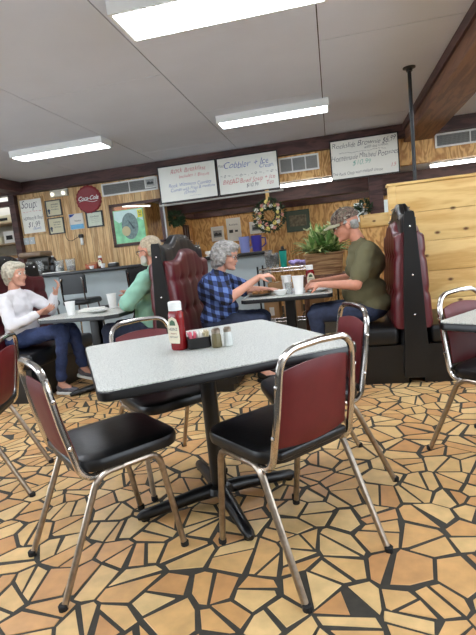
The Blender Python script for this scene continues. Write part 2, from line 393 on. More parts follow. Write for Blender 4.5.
# room behind
mb = MB(); mb.box(-2.8, 4, 9.5, 9.6, 0, 2.1); struct(mb, 'wall_far', M['ply'], smooth=0)
mb = MB(); mb.box(-2.9, -2.8, 7.05, 9.6, 0, 2.1); struct(mb, 'wall_far_left', M['ply'], smooth=0)
mb = MB(); mb.box(-2.8, 4, 7.75, 8.0, 1.90, 2.1); struct(mb, 'trim_7', M['beam'], smooth=0)
mb = MB(); mb.box(-2.8, 4, 9.4, 9.5, 1.93, 2.1); mb.box(-2.8, -2.7, 8.0, 9.4, 1.93, 2.1); struct(mb, 'trim_8', M['beam'], smooth=0)
mb = MB(); mb.box(.42, 2.2, 6.9, 7.0, 0, 1.32); struct(mb, 'wall_half', M['ply'], smooth=0)
mb = MB(); mb.bbox(.40, 2.2, 6.87, 7.03, 1.31, 1.49, .01); struct(mb, 'trim_9', M['pine'])
mb = MB(); mb.box(.55, .73, 6.9, 7.04, 1.49, 2.1); struct(mb, 'trim_10', M['beam'], smooth=0)
# knotty pine partition behind the right-hand booth
mb = MB(); px0, px1, py = .53, 3.0, 4.62; zs = [0, .27, .54, .80, 1.075, 1.345, 1.6]
for a, b in zip(zs, zs[1:]): mb.bbox(px0+.06, px1, py, py+.06, a+.0015, b-.0015, .004)
mb.bbox(px0, px0+.065, py-.012, py+.075, 0, 1.6, .006); mb.bbox(px0-.01, px1, py-.02, py+.085, 1.6, 1.625, .005)
struct(mb, 'wall_partition', M['pine'])
# outer walls
for nm, b in dict(wall_left=(-6.3, -6.2, 3.6, 9.6), wall_right=(4, 4.1, 3.6, 9.6), wall_back_left=(-6.3, -4.95, 7.6, 7.7)).items():
    mb = MB(); mb.box(*b, 0, 2.7); struct(mb, nm, M['wall'], smooth=0)
mb = MB(); mb.box(-6.3, 4.1, -3.1, -3, 0, 2.7); struct(mb, 'wall_front', M['wall'], smooth=0)
mb = MB(); mb.box(-6.3, -6.2, -3, 3.6, 0, .85); mb.box(-6.3, -6.2, -3, 3.6, 2.35, 2.7)  # wall openings added to let daylight brighten the ceiling and walls
for y in (-3, -.9, 1.2, 3.45): mb.box(-6.3, -6.2, y, y+.15, .85, 2.35)
struct(mb, 'wall_left_front', M['wall'], smooth=0)
mb = MB(); mb.box(4, 4.1, -3, 3.6, 0, .85); mb.box(4, 4.1, -3, 3.6, 2.35, 2.7)  # matching added daylight openings on the right side
for y in (-3, -.9, 1.2, 3.45): mb.box(4, 4.1, y, y+.15, .85, 2.35)
struct(mb, 'wall_right_front', M['wall'], smooth=0)
# dark horizontal rail seen through the left opening
mb = MB(); mb.box(-6.2, -5.0, 6.9, 6.98, 2.28, 2.36); struct(mb, 'trim_11', M['beam'], smooth=0)

# ================================================================== CEILING FIXTURES
def fixture(x0, x1, y0, y1, label, zb=2.53, group='ceiling light fixtures'):
    t = thing('ceiling_light', label, 'ceiling light', ((x0+x1)/2, (y0+y1)/2, zb), 0, group)
    hx, hy, h = (x1-x0)/2, (y1-y0)/2, CZ-zb-.001
    f = .022; b = MB()
    for a in ((-hx, -hx+f, -hy, hy), (hx-f, hx, -hy, hy), (-hx+f, hx-f, -hy, -hy+f), (-hx+f, hx-f, hy-f, hy)): b.box(*a, 0, h)
    b.box(-hx+f, hx-f, -hy+f, hy-f, h-.02, h); b.build('housing', M['white'], t, smooth=0)
    b = MB(); b.bbox(-hx+f+.001, hx-f-.001, -hy+f+.001, hy-f-.001, -.003, .03, .004); b.build('lens', M['lens'], t)
    return t
fixture(-1.11, .07, 5.12, 5.39, 'fluorescent ceiling light over the middle booths, in front of the hanging menu boards')
fixture(-3.62, -2.44, 5.12, 5.39, 'fluorescent ceiling light at left above the oak panelled back wall')
fixture(-1.13, .08, 2.66, 3.03, 'large near fluorescent ceiling light, cut off by the top of the picture')
for x0, y0, q in ((-1.11, .2, 'over the viewer'), (-3.62, 2.66, 'above the left edge chair'), (-3.62, .2, 'behind the viewer at left'), (1.9, 5.05, 'above the pine partition'), (1.9, 2.66, 'right of the brown beam'), (1.9, .2, 'behind the viewer at right'), (-1.11, -2.2, 'far behind the viewer'), (-6.15, 4.9, 'beyond the left beam')):
    fixture(x0, x0+1.19, y0, y0+.33, 'added fluorescent ceiling light out of view '+q)  # unseen fixtures added to light the room
def strip_light(x0, x1, y, z, label):
    t = thing('strip_light', label, 'ceiling light', ((x0+x1)/2, y, z), 0, 'strip lights in the room behind'); h = (x1-x0)/2
    b = MB(); b.bbox(-h, h, -.06, .06, .03, .058, .004); b.build('housing', M['white'], t)
    b = MB(); b.tube([(-h+.02, 0, .012), (h-.02, 0, .012)], .02, 10); b.build('tube', M['lens_s'], t)
strip_light(-.9, .3, 7.14, 2.04, 'white strip light in the back room, left of the third menu board')
strip_light(1.38, 2.6, 7.14, 2.04, 'white strip light in the back room, seen above the pine partition at right')
for x, q in ((-1.9, 'leftmost'), (.4, 'middle one'), (2.4, 'rightmost')):
    strip_light(x-.6, x+.6, 8.7, 2.04, q+' of three strip lights deep in the back room, hidden by the beam')

# ================================================================== WALL THINGS
def vent(xa, xb, za, zb, y, n, label):
    t = thing('air_vent', label, 'vent', ((xa+xb)/2, y, (za+zb)/2), 0, 'white framed air grilles'); hx, hz = (xb-xa)/2, (zb-za)/2
    b = MB(); f = .022
    for a in ((-hx, hx, -hz, -hz+f), (-hx, hx, hz-f, hz), (-hx, -hx+f, -hz+f, hz-f), (hx-f, hx, -hz+f, hz-f)): b.box(a[0], a[1], -.022, 0, a[2], a[3])
    for k in range(1, n): x = -hx+2*hx*k/n; b.box(x-.008, x+.008, -.02, 0, -hz+f, hz-f)
    b.build('frame', M['white'], t, smooth=0)
    b = MB(); b.box(-hx+.004, hx-.004, -.004, -.001, -hz+.004, hz-.004); b.build('backing', mat('vent_dark', (104, 104, 102), .8), t, smooth=0)
    b = MB(); k = 26*n
    for i in range(k):
        x = -hx+f+(2*hx-2*f)*(i+.5)/k; b.box(x-.0025, x+.0025, -.014, -.005, -hz+f, hz-f)
    for i in range(6):
        z = -hz+f+(2*hz-2*f)*(i+.5)/6; b.box(-hx+f, hx-f, -.0145, -.0135, z-.002, z+.002)
    b.build('grille', mat('vent_slat', (150, 150, 146), .6), t, smooth=0)
vent(-3.41, -2.50, 2.225, 2.415, 6.95, 2, 'long white air grille on the oak panelling, right of the round red sign')
vent(-.66, -.10, 2.195, 2.41, 6.95, 3, 'white air grille on the plywood between the second and third menu boards')
vent(1.43, 2.3, 2.25, 2.43, 6.95, 2, 'white air grille on the plywood at right, beyond the big brown ceiling beam')

RED = mat('red_marker', (196, 84, 84), .6); BLUE = mat('blue_marker', (82, 104, 170), .6); BLK = mat('black_marker', (74, 74, 82), .6); TEAL = mat('green_marker', (120, 178, 160), .6)
def menu_board(xa, xb, za, zb, label, lines, y=6.80, frame='black', fw_=.014, name='menu_board'):
    t = thing(name, label, 'menu board', ((xa+xb)/2, y, (za+zb)/2), 0, 'handwritten menu boards'); hx, hz = (xb-xa)/2, (zb-za)/2
    b = MB(); b.box(-hx+fw_*.5, hx-fw_*.5, -.004, .006, -hz+fw_*.5, hz-fw_*.5); b.build('writing_surface', M['board'], t, smooth=0)
    b = MB()
    for a in ((-hx, hx, -hz, -hz+fw_), (-hx, hx, hz-fw_, hz), (-hx, -hx+fw_, -hz+fw_, hz-fw_), (hx-fw_, hx, -hz+fw_, hz-fw_)): b.box(a[0], a[1], -.012, .014, a[2], a[3])
    b.build('frame', M[frame] if isinstance(frame, str) else frame, t, smooth=0)
    for txt, s, m_, x, z, sx in lines: lettering(txt, s*1.04, m_, t, (x, -.0055, z), sx=sx, shear=.3, bold=-.012*s, wob=.16)
    return t
menu_board(-2.43, -1.545, 1.985, 2.51, 'first menu board from the left, red and blue writing, above the hanging plant',
    [('Rock Breakfast', .085, RED, .02, .17, 1), ('Includes 1 Biscuit', .065, RED, .1, .085, .95), ('Rock Western Combo', .07, BLUE, .02, -.03, .95), ('Comes with Fries & medium', .06, BLUE, .06, -.09, .92), ('(Drink)', .055, BLUE, .02, -.145, 1.1), ('.................', .05, BLUE, .1, -.185, 1)])
menu_board(-1.535, -.655, 1.985, 2.51, 'middle menu board with a red bottom line, above the flower wreath',
    [('Peach', .05, BLK, -.37, .15, .8), ('Cobbler + Ice', .11, BLUE, -.02, .15, 1), ('Cream', .07, BLUE, .27, .08, 1), ('. ~ o ~ . ~ o ~ . ~ o ~ . ~ o ~ .', .07, BLK, 0, .0, 1), ('BREAD Bowl Soup + Ice', .085, RED, 0, -.09, .85), ('Tea', .07, RED, .3, -.16, 1), ('$10.99', .06, BLK, .05, -.17, 1)])
menu_board(.056, .95, 1.985, 2.51, 'third menu board, mostly black writing, right of the white air grille',
    [('Rockslide Brownie $6.99', .095, BLK, .0, .185, .84), ('with ice cream', .05, BLK, .16, .125, 1), ('~~~~~~~~~~~~~~~~~', .06, BLK, -.02, .085, 1), ('Homemade Mashed Potatoes', .095, BLK, .0, .02, .74), ('$10.99', .075, TEAL, -.04, -.07, 1.1), ('The Pork Chop with melted cheese', .052, BLK, -.1, -.185, .85), ('15', .07, RED, .36, -.15, 1)])
menu_board(-4.88, -4.44, 1.79, 2.37, 'tall soup board in a light wood frame at the left end of the oak wall',
    [('Soup:', .15, BLK, -.04, .19, .8), ('~ ~ ~ ~ ~ ~', .08, RED, 0, .08, .8), ('Homestyle Beef', .085, BLK, 0, -.03, .62), ('$1.99', .1, BLK, 0, -.13, .9), ('(Bowl)', .05, BLUE, .05, -.2, 1)], y=6.935, frame=M['oak'], fw_=.026)
# tray rail under the boards
mb = MB(); mb.bbox(-2.46, -.62, 6.78, 6.83, 1.945, 1.97, .004); o = mb.build('board_rail', mat('grey_rail', (170, 168, 160), .5)); tag(o, 'grey rail below the two left menu boards', 'rail')
# hanging rods of the boards
for x, s_ in ((-2.0, 'first'), (-1.1, 'middle'), (.5, 'third')): pass

def wall_frame(xa, xb, za, zb, y, label, cat, pic, fr, fw_=.018, grp=None, name='wall_picture', extra=None, ry=0):
    t = thing(name, label, cat, ((xa+xb)/2, y, (za+zb)/2), 0, grp); t.rotation_euler = (0, R(ry), 0)
    hx, hz = (xb-xa)/2, (zb-za)/2; b = MB()
    for a in ((-hx, hx, -hz, -hz+fw_), (-hx, hx, hz-fw_, hz), (-hx, -hx+fw_, -hz+fw_, hz-fw_), (hx-fw_, hx, -hz+fw_, hz-fw_)): b.box(a[0], a[1], -.024, 0, a[2], a[3])
    b.build('frame', fr, t, smooth=0)
    b = MB(); b.box(-hx+.004, hx-.004, -.01, -.001, -hz+.004, hz-.004); b.build('picture', pic, t, smooth=0)
    if extra: extra(t, hx, hz)
    return t
INK = mat('grey_ink', (96, 98, 100), .7); CREAM = mat('cream_paper', (216, 210, 178), .7, var=.03)
def cert(t, hx, hz):
    for k, z in enumerate((.055, .02, -.02)):
        lettering(('AWARD', 'Best Diner', 'Certificate')[k], (.035, .028, .03)[k], INK, t, (.02, -.0125, z), shear=0)
    b = MB(); b.lathe([(.022, 0), (.022, .003)], n=14); q = b.build('seal', mat('dark_seal', (48, 62, 84), .5), t, (-.09, -.0125, -.03)); q.rotation_euler = (pi/2, 0, 0)
    b = MB(); b.prism([(-.1, -.085), (-.08, -.085), (-.075, -.045), (-.105, -.045)], 'y', -.0128, -.0115); b.build('ribbon', mat('dark_seal', (48, 62, 84), .5), t, smooth=0)
SILV = mat('black_silver_frame', (50, 50, 56), .4)
wall_frame(-4.41, -4.135, 2.035, 2.285, 6.95, 'upper of the two cream plaques with a dark seal', 'plaque', CREAM, SILV, .014, 'cream award plaques', 'wall_plaque', cert)
wall_frame(-4.41, -4.135, 1.755, 2.01, 6.95, 'lower of the two cream plaques with a dark seal', 'plaque', CREAM, SILV, .014, 'cream award plaques', 'wall_plaque', cert)
def bluecert(t, hx, hz):
    b = MB(); b.prism([(-hx+.004, hz-.004), (-hx+.1, hz-.004), (-hx+.05, hz-.04), (-hx+.004, hz-.05)], 'y', -.0122, -.0105); b.build('corner_patch', mat('navy_patch', (52, 84, 156), .6), t, smooth=0)
    b = MB(); b.box(-hx+.006, hx-.006, -.0118, -.0105, -hz+.006, -hz+.075); b.build('sky_band', mat('sky_patch', (120, 184, 220), .6), t, smooth=0)
    lettering('Notice', .04, INK, t, (.02, -.0125, .01), shear=.1)
wall_frame(-4.03, -3.79, 1.79, 2.03, 6.95, 'pale blue and white notice left of the black framed certificate', 'notice', M['paper'], M['paper'], .004, None, 'wall_notice', bluecert)
def blk(t, hx, hz):
    lettering('Certificate', .034, INK, t, (0, -.0125, .045), shear=.1)
    for z in (.01, -.015, -.04): lettering('----------------', .025, INK, t, (0, -.0125, z), shear=0)
wall_frame(-3.74, -3.455, 1.785, 2.03, 6.95, 'white certificate in a thick black frame under the round red sign', 'certificate', mat('pale_paper', (206, 214, 196), .7), M['black'], .02, None, 'wall_certificate', blk)
# emergency light
t = thing('emergency_light', 'white emergency light with two round lamps above the plaques', 'emergency light', (-4.13, 6.95, 2.375))
b = MB(); b.bbox(-.15, .15, -.05, 0, -.055, .055, .01); b.build('housing', mat('ivory_plastic', (206, 204, 190), .5), t)
for x in (-.095, .095):
    b = MB(); b.lathe([(.012, 0), (.03, .012), (.033, .03), (.028, .036)], n=16); q = b.build('lamp_head', mat('lit_lamp', (250, 246, 230), .4, emit=.35), t, (x, -.05, -.01)); q.rotation_euler = (R(100), 0, 0)
# round red bottle-cap sign
t = thing('round_sign', 'round red bottle-cap sign with white script on the oak wall', 'sign', (-3.65, 6.945, 2.22))
b = MB(); n = 84; vs = []
for rr, yy, am in ((.212, 0, 0.006), (.208, -.02, .006), (.185, -.032, 0), (.17, -.03, 0)):
    for k in range(n):
        a = 2*pi*k/n; q = rr+am*cos(a*21); vs.append((q*cos(a), yy, q*sin(a)))
fs = [(i*n+j, i*n+(j+1) % n, (i+1)*n+(j+1) % n, (i+1)*n+j) for i in range(3) for j in range(n)]+[tuple(range(3*n, 4*n)), tuple(range(n))]
b.add(vs, fs); b.build('disc', mat('sign_red', (138, 30, 38), .4), t)
lettering('Coca-Cola', .088, M['white'], t, (0, -.034, .015), shear=.45, bold=.0012, sx=.9)
b = MB(); b.tube([V((-.15+.3*k/14, -.033, -.03+.016*sin(k/14*6.0))) for k in range(15)], .0035, 5); b.build('swash', M['white'], t)
# handset with cord
t = thing('wall_bottle_opener', 'small black and white handset with a cord, hung under the blue notice', 'handset', (-3.86, 6.95, 1.62))
t.name = 'wall_handset'
b = MB(); b.bbox(-.022, .022, -.05, -.01, -.085, .03, .012); b.build('grip', M['white'], t)
b = MB(); b.bbox(-.04, .03, -.055, 0, .025, .085, .014); b.build('holder', M['black'], t)
b = MB(); b.tube([(-.03, -.02, .06), (-.1, -.01, .035), (-.18, -.008, -.0), (-.24, -.008, .01), (-.275, -.008, .06), (-.285, -.008, .2)], .004, 6); b.build('cord', M['black'], t)
# switches
t = thing('light_switch', 'pair of white switch plates below the soup board', 'switch', (-4.80, 6.95, 1.70))
b = MB(); b.bbox(-.1, -.005, -.01, 0, -.055, .055, .003); b.bbox(.005, .1, -.01, 0, -.055, .055, .003); b.build('plate', mat('switch_plate', (190, 198, 200), .5), t)
b = MB(); b.box(-.06, -.045, -.018, -.01, -.012, .012); b.box(.045, .06, -.018, -.01, -.012, .012); b.build('toggle', M['white'], t)
# picture left of first menu board
def bwpic(seed):
    def f(t, hx, hz):
        rnd = random.Random(seed); b = MB(); b.box(-hx*.68, hx*.68, -.0125, -.0105, -hz*.5, hz*.45); b.build('photo', mat('photo_grey', (150, 152, 150), .6), t, smooth=0)
        b = MB(); pts = [(-hx*.6, -hz*.3), (hx*.6, -hz*.3), (hx*.6, hz*.02), (hx*.3, hz*.12), (hx*.1, hz*-.02), (-hx*.2, hz*.2), (-hx*.6, 0)]
        b.prism(pts, 'y', -.0135, -.012); b.build('print', mat('photo_dark', (62, 64, 64), .6), t, smooth=0)
    return f
wall_frame(-2.70, -2.53, 2.26, 2.425, 6.95-.002, 'small black and white photo tucked beside the first menu board', 'picture', M['paper'], M['white'], .012, None, 'wall_picture', bwpic(1))
# poster standing in the opening
t = thing('poster', 'bright green poster with a large grey face, in the dark framed opening', 'poster', (-3.025, 6.915, 1.735))
b = MB(); b.box(-.245, .245, -.006, .004, -.25, .25); b.build('sheet', mat('poster_green', (136, 206, 158), .5, var=.25, scale=9), t, smooth=0)
b = MB(); b.prism([(-.235, .24), (.235, .24), (.235, .06), (.15, .12), (.08, .05), (-.05, .1), (-.16, .06), (-.235, .12)], 'y', -.0075, -.006); b.build('sky', mat('poster_sky', (206, 232, 226), .5), t, smooth=0)
def disc(name, cx, cz, rx, rz, y0, m_, tt, n=28):
    b = MB(); b.prism([(cx+rx*cos(2*pi*k/n), cz+rz*sin(2*pi*k/n)) for k in range(n)], 'y', y0, y0+.0012); b.build(name, m_, tt, smooth=0)
disc('head_shape', .01, .0, .135, .2, -.009, mat('poster_grey', (112, 134, 132), .5, var=.3, scale=30), t)
disc('cheek_shape', -.06, -.07, .07, .075, -.0105, mat('poster_tan', (190, 178, 136), .5), t)
b = MB(); b.prism([(-.02, .1), (.02, .06), (.09, -.04), (.06, -.05)], 'y', -.012, -.0108); b.build('stroke', mat('poster_dark', (62, 78, 84), .5), t, smooth=0)
b = MB(); b.box(.155, .235, -.0105, -.009, .115, .23); b.build('yellow_note', mat('yellow_note', (232, 226, 70), .5), t, smooth=0)
lettering('$2', .05, BLK, t, (.195, -.0115, .19), shear=.1, name='note_lettering')
lettering('99', .045, BLK, t, (.195, -.0115, .145), shear=.1, name='note_lettering')
t = thing('tube_lamp', 'slim white tube lamp above the green poster in the opening', 'lamp', (-2.93, 6.985, 2.03)); t.rotation_euler = (0, R(6), 0)
b = MB(); b.tube([(-.2, 0, 0), (.24, 0, 0)], .009, 8); b.build('tube', mat('tube_white', (240, 240, 236), .4, emit=1), t)
b = MB(); b.box(-.21, .25, .01, .03, -.01, .014); b.build('housing', M['white'], t, smooth=0)
wall_frame(-3.02, -2.80, 1.72, 1.90, 7.9, 'framed photo on the brown wall seen through the opening beside the green poster', 'picture', mat('sepia', (150, 150, 130), .6), M['wall'], .015, None, 'wall_picture', bwpic(3))
t = thing('wall_sign', 'dark red sign with letters on the brown wall seen through the opening', 'sign', (-2.98, 7.89, 2.02))
b = MB(); b.bbox(-.15, .15, -.012, 0, -.05, .05, .003); b.build('plate', mat('sign_brown', (74, 40, 32), .6), t)
lettering('KITCHEN', .06, mat('sign_rust', (150, 76, 60), .6), t, (0, -.013, 0), shear=0)
# far wall pictures
def dk(t, hx, hz):
    b = MB(); b.box(-hx*.55, hx*.55, -.0125, -.0105, -hz*.6, hz*.6); b.build('photo', mat('photo_grey', (150, 152, 150), .6), t, smooth=0)
t = wall_frame(-2.60+.2, -2.14, 1.44, 1.73, 9.5, 'dark landscape photo in a white frame, first picture on the far plywood wall', 'picture', M['paper'], M['white'], .02, None, 'wall_picture', bwpic(4))
def big(t, hx, hz):
    lettering('Rockside', .05, BLK, t, (0, -.0125, .1), shear=0)
    b = MB(); b.box(-.1, -.02, -.0125, -.0105, -.06, 0); b.box(.02, .08, -.0125, -.0105, -.05, -.01); b.build('print', mat('photo_dark', (62, 64, 64), .6), t, smooth=0)
wall_frame(-2.07, -1.78, 1.40, 1.86, 9.5, 'tall white poster above the blue pitchers on the far plywood wall', 'picture', M['paper'], M['white'], .012, None, 'wall_picture', big)
wall_frame(-1.60, -1.31, 1.50, 1.74, 9.5, 'white framed drawing just left of the flower wreath', 'picture', M['paper'], M['white'], .012, None, 'wall_picture', bwpic(6))
def grn(t, hx, hz):
    b = MB(); b.box(-hx*.72, hx*.72, -.0125, -.0105, -hz*.5, hz*.55); b.build('photo', mat('photo_sepia', (128, 118, 96), .6, var=.5, scale=20), t, smooth=0)
wall_frame(-.86, -.40, 1.45, 1.86, 9.5, 'wide grey green picture between the wreath and the man in the cap', 'picture', mat('grey_green_mat', (88, 100, 84), .6), mat('green_frame', (66, 84, 70), .5), .02, None, 'wall_picture', grn)
t = thing('wall_clock', 'narrow dark framed mirror near the hanging plant on the back room wall', 'mirror', (-2.79, 9.0, 1.60), pi/2)
t.name = 'wall_mirror'
b = MB()
for a in ((-.16, .16, -.2, -.17), (-.16, .16, .17, .2), (-.16, -.12, -.17, .17), (.12, .16, -.17, .17), (-.02, .03, -.17, .17)): b.box(a[0], a[1], -.03, 0, a[2], a[3])
b.build('frame', M['beam'], t, smooth=0)
b = MB(); b.box(-.13, .13, -.01, -.002, -.18, .18); b.build('pane', mat('grey_pane', (128, 132, 130), .3), t, smooth=0)

# wreath
def leafcloud(mb, fn, n, size, rnd):
    for i in range(n):
        p, d = fn(rnd); d = V(d).normalized(); s = d.orthogonal().normalized(); s = Matrix.Rotation(rnd.random()*6.28, 3, d) @ s
        l = size*rnd.uniform(.7, 1.25); w_ = l*.22; p = V(p); k = s.cross(d)*w_*.4
        mb.add([p, p+d*l*.45+s*w_+k, p+d*l, p+d*l*.45-s*w_+k, p+d*l*.5-k*.5], [(0, 1, 4), (1, 2, 4), (2, 3, 4), (3, 0, 4)])
WC = V((-.845, 6.77, 1.63))
t = thing('flower_wreath', 'round flower wreath in pink, yellow and white hanging in front of the far wall', 'wreath', WC)
def ring(rnd):
    a = rnd.random()*2*pi; b_ = rnd.random()*2*pi; r_ = .165+.045*cos(b_)
    return (r_*cos(a), .035*sin(b_), r_*sin(a)), (cos(a)*cos(b_)+rnd.uniform(-.5, .5), sin(b_)-.3, sin(a)*cos(b_)+rnd.uniform(-.5, .5))
b = MB(); leafcloud(b, ring, 800, .05, random.Random(3)); b.build('foliage', M['darkleaf'], t, smooth=0)
b = MB(); b.tube([(.16*cos(2*pi*k/32), 0, .16*sin(2*pi*k/32)) for k in range(32)], .014, 6, closed=True); b.build('hoop', M['darkleaf'], t)
rnd = random.Random(8)
for k in range(26):
    a = 2*pi*k/26+rnd.uniform(-.08, .08); rr = .16+rnd.choice((-.028, .028, 0)); s_ = rnd.uniform(.024, .034)
    m_ = [mat('petal_pink', (216, 150, 134), .6), mat('petal_yellow', (226, 212, 120), .6), mat('petal_white', (230, 226, 210), .6)][k % 3]
    b = MB(); c = V((rr*cos(a), -.04, rr*sin(a)))
    for j in range(6):
        q = j*pi/3; b.sphere(c+V((cos(q)*s_*.6, 0, sin(q)*s_*.6)), (s_*.5, s_*.35, s_*.5), 1)
    b.sphere(c+V((0, -.008, 0)), s_*.35, 1); b.build('flower', m_, t)
b = MB(); b.box(-.028, .022, .02, .032, .10, .36); b.build('hanger', M['pine'], t, smooth=0)

# hanging plant & ledge plant
def plant(name, label, cat, loc, potr, poth, potm, lf, n, rad, size, droop=-.2, hang=0, m2=None, n2=0):
    t = thing(name, label, cat, loc); b = MB()
    b.lathe([(potr*.7, 0), (potr, poth), (potr*1.06, poth), (potr*1.06, poth+.012), (potr*.9, poth+.012), (potr*.88, poth-.01)], n=16); b.build('pot', potm, t)
    def fn(rnd):
        d = V((rnd.gauss(0, 1), rnd.gauss(0, 1), rnd.gauss(.15, .7))).normalized(); r_ = rad*rnd.random()**.4
        return (d.x*r_, d.y*r_, poth+.03+d.z*r_*.8), (d.x, d.y, d.z+droop+rnd.uniform(-.3, .3))
    b = MB(); leafcloud(b, fn, n, size, random.Random(hash(label) % 99 if False else len(label))); b.build('foliage', lf, t, smooth=0)
    if n2: b = MB(); leafcloud(b, fn, n2, size, random.Random(5)); b.build('variegated_foliage', m2, t, smooth=0)
    if hang:
        for k in range(3):
            a = k*2.1; b = MB(); b.tube([(potr*cos(a), potr*sin(a), poth), (0, 0, poth+hang)], .003, 5); b.build('hanger', M['black'], t)
    return t
plant('hanging_plant', 'dark green trailing plant hanging below the first menu board', 'plant', (-2.36, 7.15, 1.66), .07, .09, M['darkleaf'], M['darkleaf'], 420, .13, .06, -.4, hang=.33)
plant('potted_plant', 'small bushy plant in a white pot on the half wall behind the cap', 'plant', (.47, 6.95, 1.49), .05, .07, M['white'], M['darkleaf'], 300, .12, .055, -.1)
# window-like panel behind it
mb = MB(); mb.box(.45, .62, 9.44, 9.5, 1.5, 1.85); mb.box(.75, 1.3, 9.44, 9.5, 1.5, 1.85); o = struct(mb, 'window_2', mat('pale_window', (196, 206, 206), .4, emit=.25), smooth=0)

# pole
t = thing('support_pole', 'thin black iron pole from the ceiling down to the pine partition', 'pole', (.775, 4.56, 1.6))
b = MB(); b.tube([(0, 0, .0), (0, 0, CZ-1.6-.004)], .0165, 12); b.build('shaft', M['black'], t)
b = MB(); b.lathe([(.055, CZ-1.6-.001), (.055, CZ-1.6-.008), (.028, CZ-1.6-.014), (.026, CZ-1.6-.035)], n=18); b.build('flange', M['black'], t)
t.location = (.775, 4.655, 1.625)
for c in t.children: c.location.z -= .025

# ================================================================== COUNTER
mb = thing('counter', 'long grey bar counter with a black top in front of the oak wall', 'counter', (0, 0, 0))
b = MB(); b.box(-4.3, -.86, 5.98, 6.5, .12, 1.10); b.build('body', M['grey'], mb, smooth=0)
b = MB(); b.box(-4.3, -.86, 6.02, 6.5, 0, .12); b.build('kick_panel', M['kick'], mb, smooth=0)
b = MB(); b.bbox(-4.34, -.82, 5.90, 6.54, 1.10, 1.145, .008); b.build('countertop', M['black'], mb)
b = MB(); b.tube([(-4.3, 5.93, .2), (-.9, 5.93, .2)], .02, 8); b.build('foot_rail', M['dchrome'], mb)
def stool(x, y, rz, label):
    t = thing('bar_chair', label, 'bar chair', (x, y, 0), rz, 'black bar chairs at the counter')
    b = MB(); b.layers(rrect(.38, .38, .06), [(.012, .72), (0, .735), (0, .765), (.015, .785), (.06, .79)]); b.build('seat', M['black_vinyl'], t)
    b = MB(); o_ = [(-.165, .86), (.165, .86), (.175, 1.08), (.15, 1.105), (-.15, 1.105), (-.175, 1.08)]; b.prism(o_, 'y', -.19, -.155); b.build('backrest', M['black_vinyl'], t)
    for s in (-1, 1):
        b = MB(); b.tube([(s*.15, -.15, .72), (s*.15, -.185, .8), (s*.15, -.2, 1.02), (s*.135, -.205, 1.06)], .011, 6); b.build('back_post', M['chrome'], t)
        for q in (-1, 1): b = MB(); b.tube([(s*.14, q*.14, .72), (s*.2, q*.2, .0)], .012, 6); b.build('leg', M['chrome'], t)
    b = MB(); b.tube([(.18, .18, .28), (-.18, .18, .28), (-.18, -.18, .28), (.18, -.18, .28)], .009, 6, closed=True); b.build('footrest', M['chrome'], t)
    return t
stool(-3.18, 5.5, 0, 'black bar chair with chrome posts at the counter, straight above the white cup')
stool(-3.75, 5.45, .1, 'black bar chair at the counter just behind the raised hand')
stool(-2.28, 5.5, 0, 'black bar chair at the counter beside the man in the mint shirt')
CT = 1.146
# items on the counter
t = thing('coffee_machine', 'dark metal coffee machine at the left end of the counter', 'coffee machine', (-4.22, 6.2, CT))
b = MB(); b.bbox(-.17, .17, -.16, .16, 0, .05, .01); b.bbox(-.17, .17, .02, .16, .05, .25, .01); b.build('body', mat('dark_steel', (72, 70, 66), .35, .6), t)
b = MB(); b.bbox(-.18, .18, -.16, .16, .25, .33, .03); b.build('top_housing', mat('bronze_plastic', (120, 98, 76), .35), t)
for x in (-.08, .08):
    b = MB(); b.lathe([(.05, 0), (.062, .03), (.06, .08), (.04, .13), (.045, .14)], n=14); b.build('carafe', M['glass'], t, (x, -.07, .052))
t = thing('coffee_grinder', 'small black appliance with a handle beside the coffee machine', 'appliance', (-3.99, 6.25, CT))
b = MB(); b.bbox(-.04, .04, -.05, .05, 0, .12, .01); b.lathe([(.02, .12), (.045, .15), (.045, .2), (.025, .23)], n=12); b.build('body', M['black'], t)
b = MB(); b.tube([(0, 0, .15), (.09, -.02, .16)], .012, 6); b.build('handle', M['black'], t)
b = MB(); b.lathe([(.018, .23), (.018, .25)], n=10); b.build('cap', M['white'], t)
def canister(x, lab, tint):
    t = thing('clear_canister', lab, 'canister', (x, 6.12, CT), 0, 'clear canisters on the counter')
    b = MB(); b.lathe([(.055, 0), (.06, .01), (.068, .17), (.07, .175), (.062, .175), (.056, .02)], n=18); b.build('jar', M['glass'], t)
    b = MB(); b.lathe([(.05, .022), (.055, .075)], n=18); b.build('contents', tint, t)
canister(-3.82, 'clear canister with pale contents, left of two on the counter', mat('pale_sugar', (196, 190, 176), .8))
canister(-3.64, 'clear canister with dark red contents, right of two on the counter', mat('dark_syrup', (92, 44, 40), .6))
t = thing('serving_tray', 'flat white tray in front of the clear canisters on the counter', 'tray', (-3.80, 5.98, CT))
b = MB(); b.layers(rrect(.36, .12, .02), [(0, 0), (.0, .012), (.012, .012), (.015, .006)]); b.build('tray', M['white'], t)
t = thing('packet_box', 'orange red box of packets on the counter near the small ketchup bottle', 'box', (-3.32, 6.15, CT))
b = MB(); b.box(-.09, .09, -.05, .05, 0, .01); b.box(-.09, .09, .04, .05, 0, .09); b.box(-.09, .09, -.05, -.04, 0, .06); b.box(-.09, -.08, -.05, .05, 0, .08); b.box(.08, .09, -.05, .05, 0, .08); b.build('box', mat('orange_card', (168, 84, 54), .6), t, smooth=0)
b = MB()
for k in range(8): b.box(-.075+k*.02, -.06+k*.02, -.035, .035, .012, .085)
b.build('packets', M['card'], t, smooth=0)
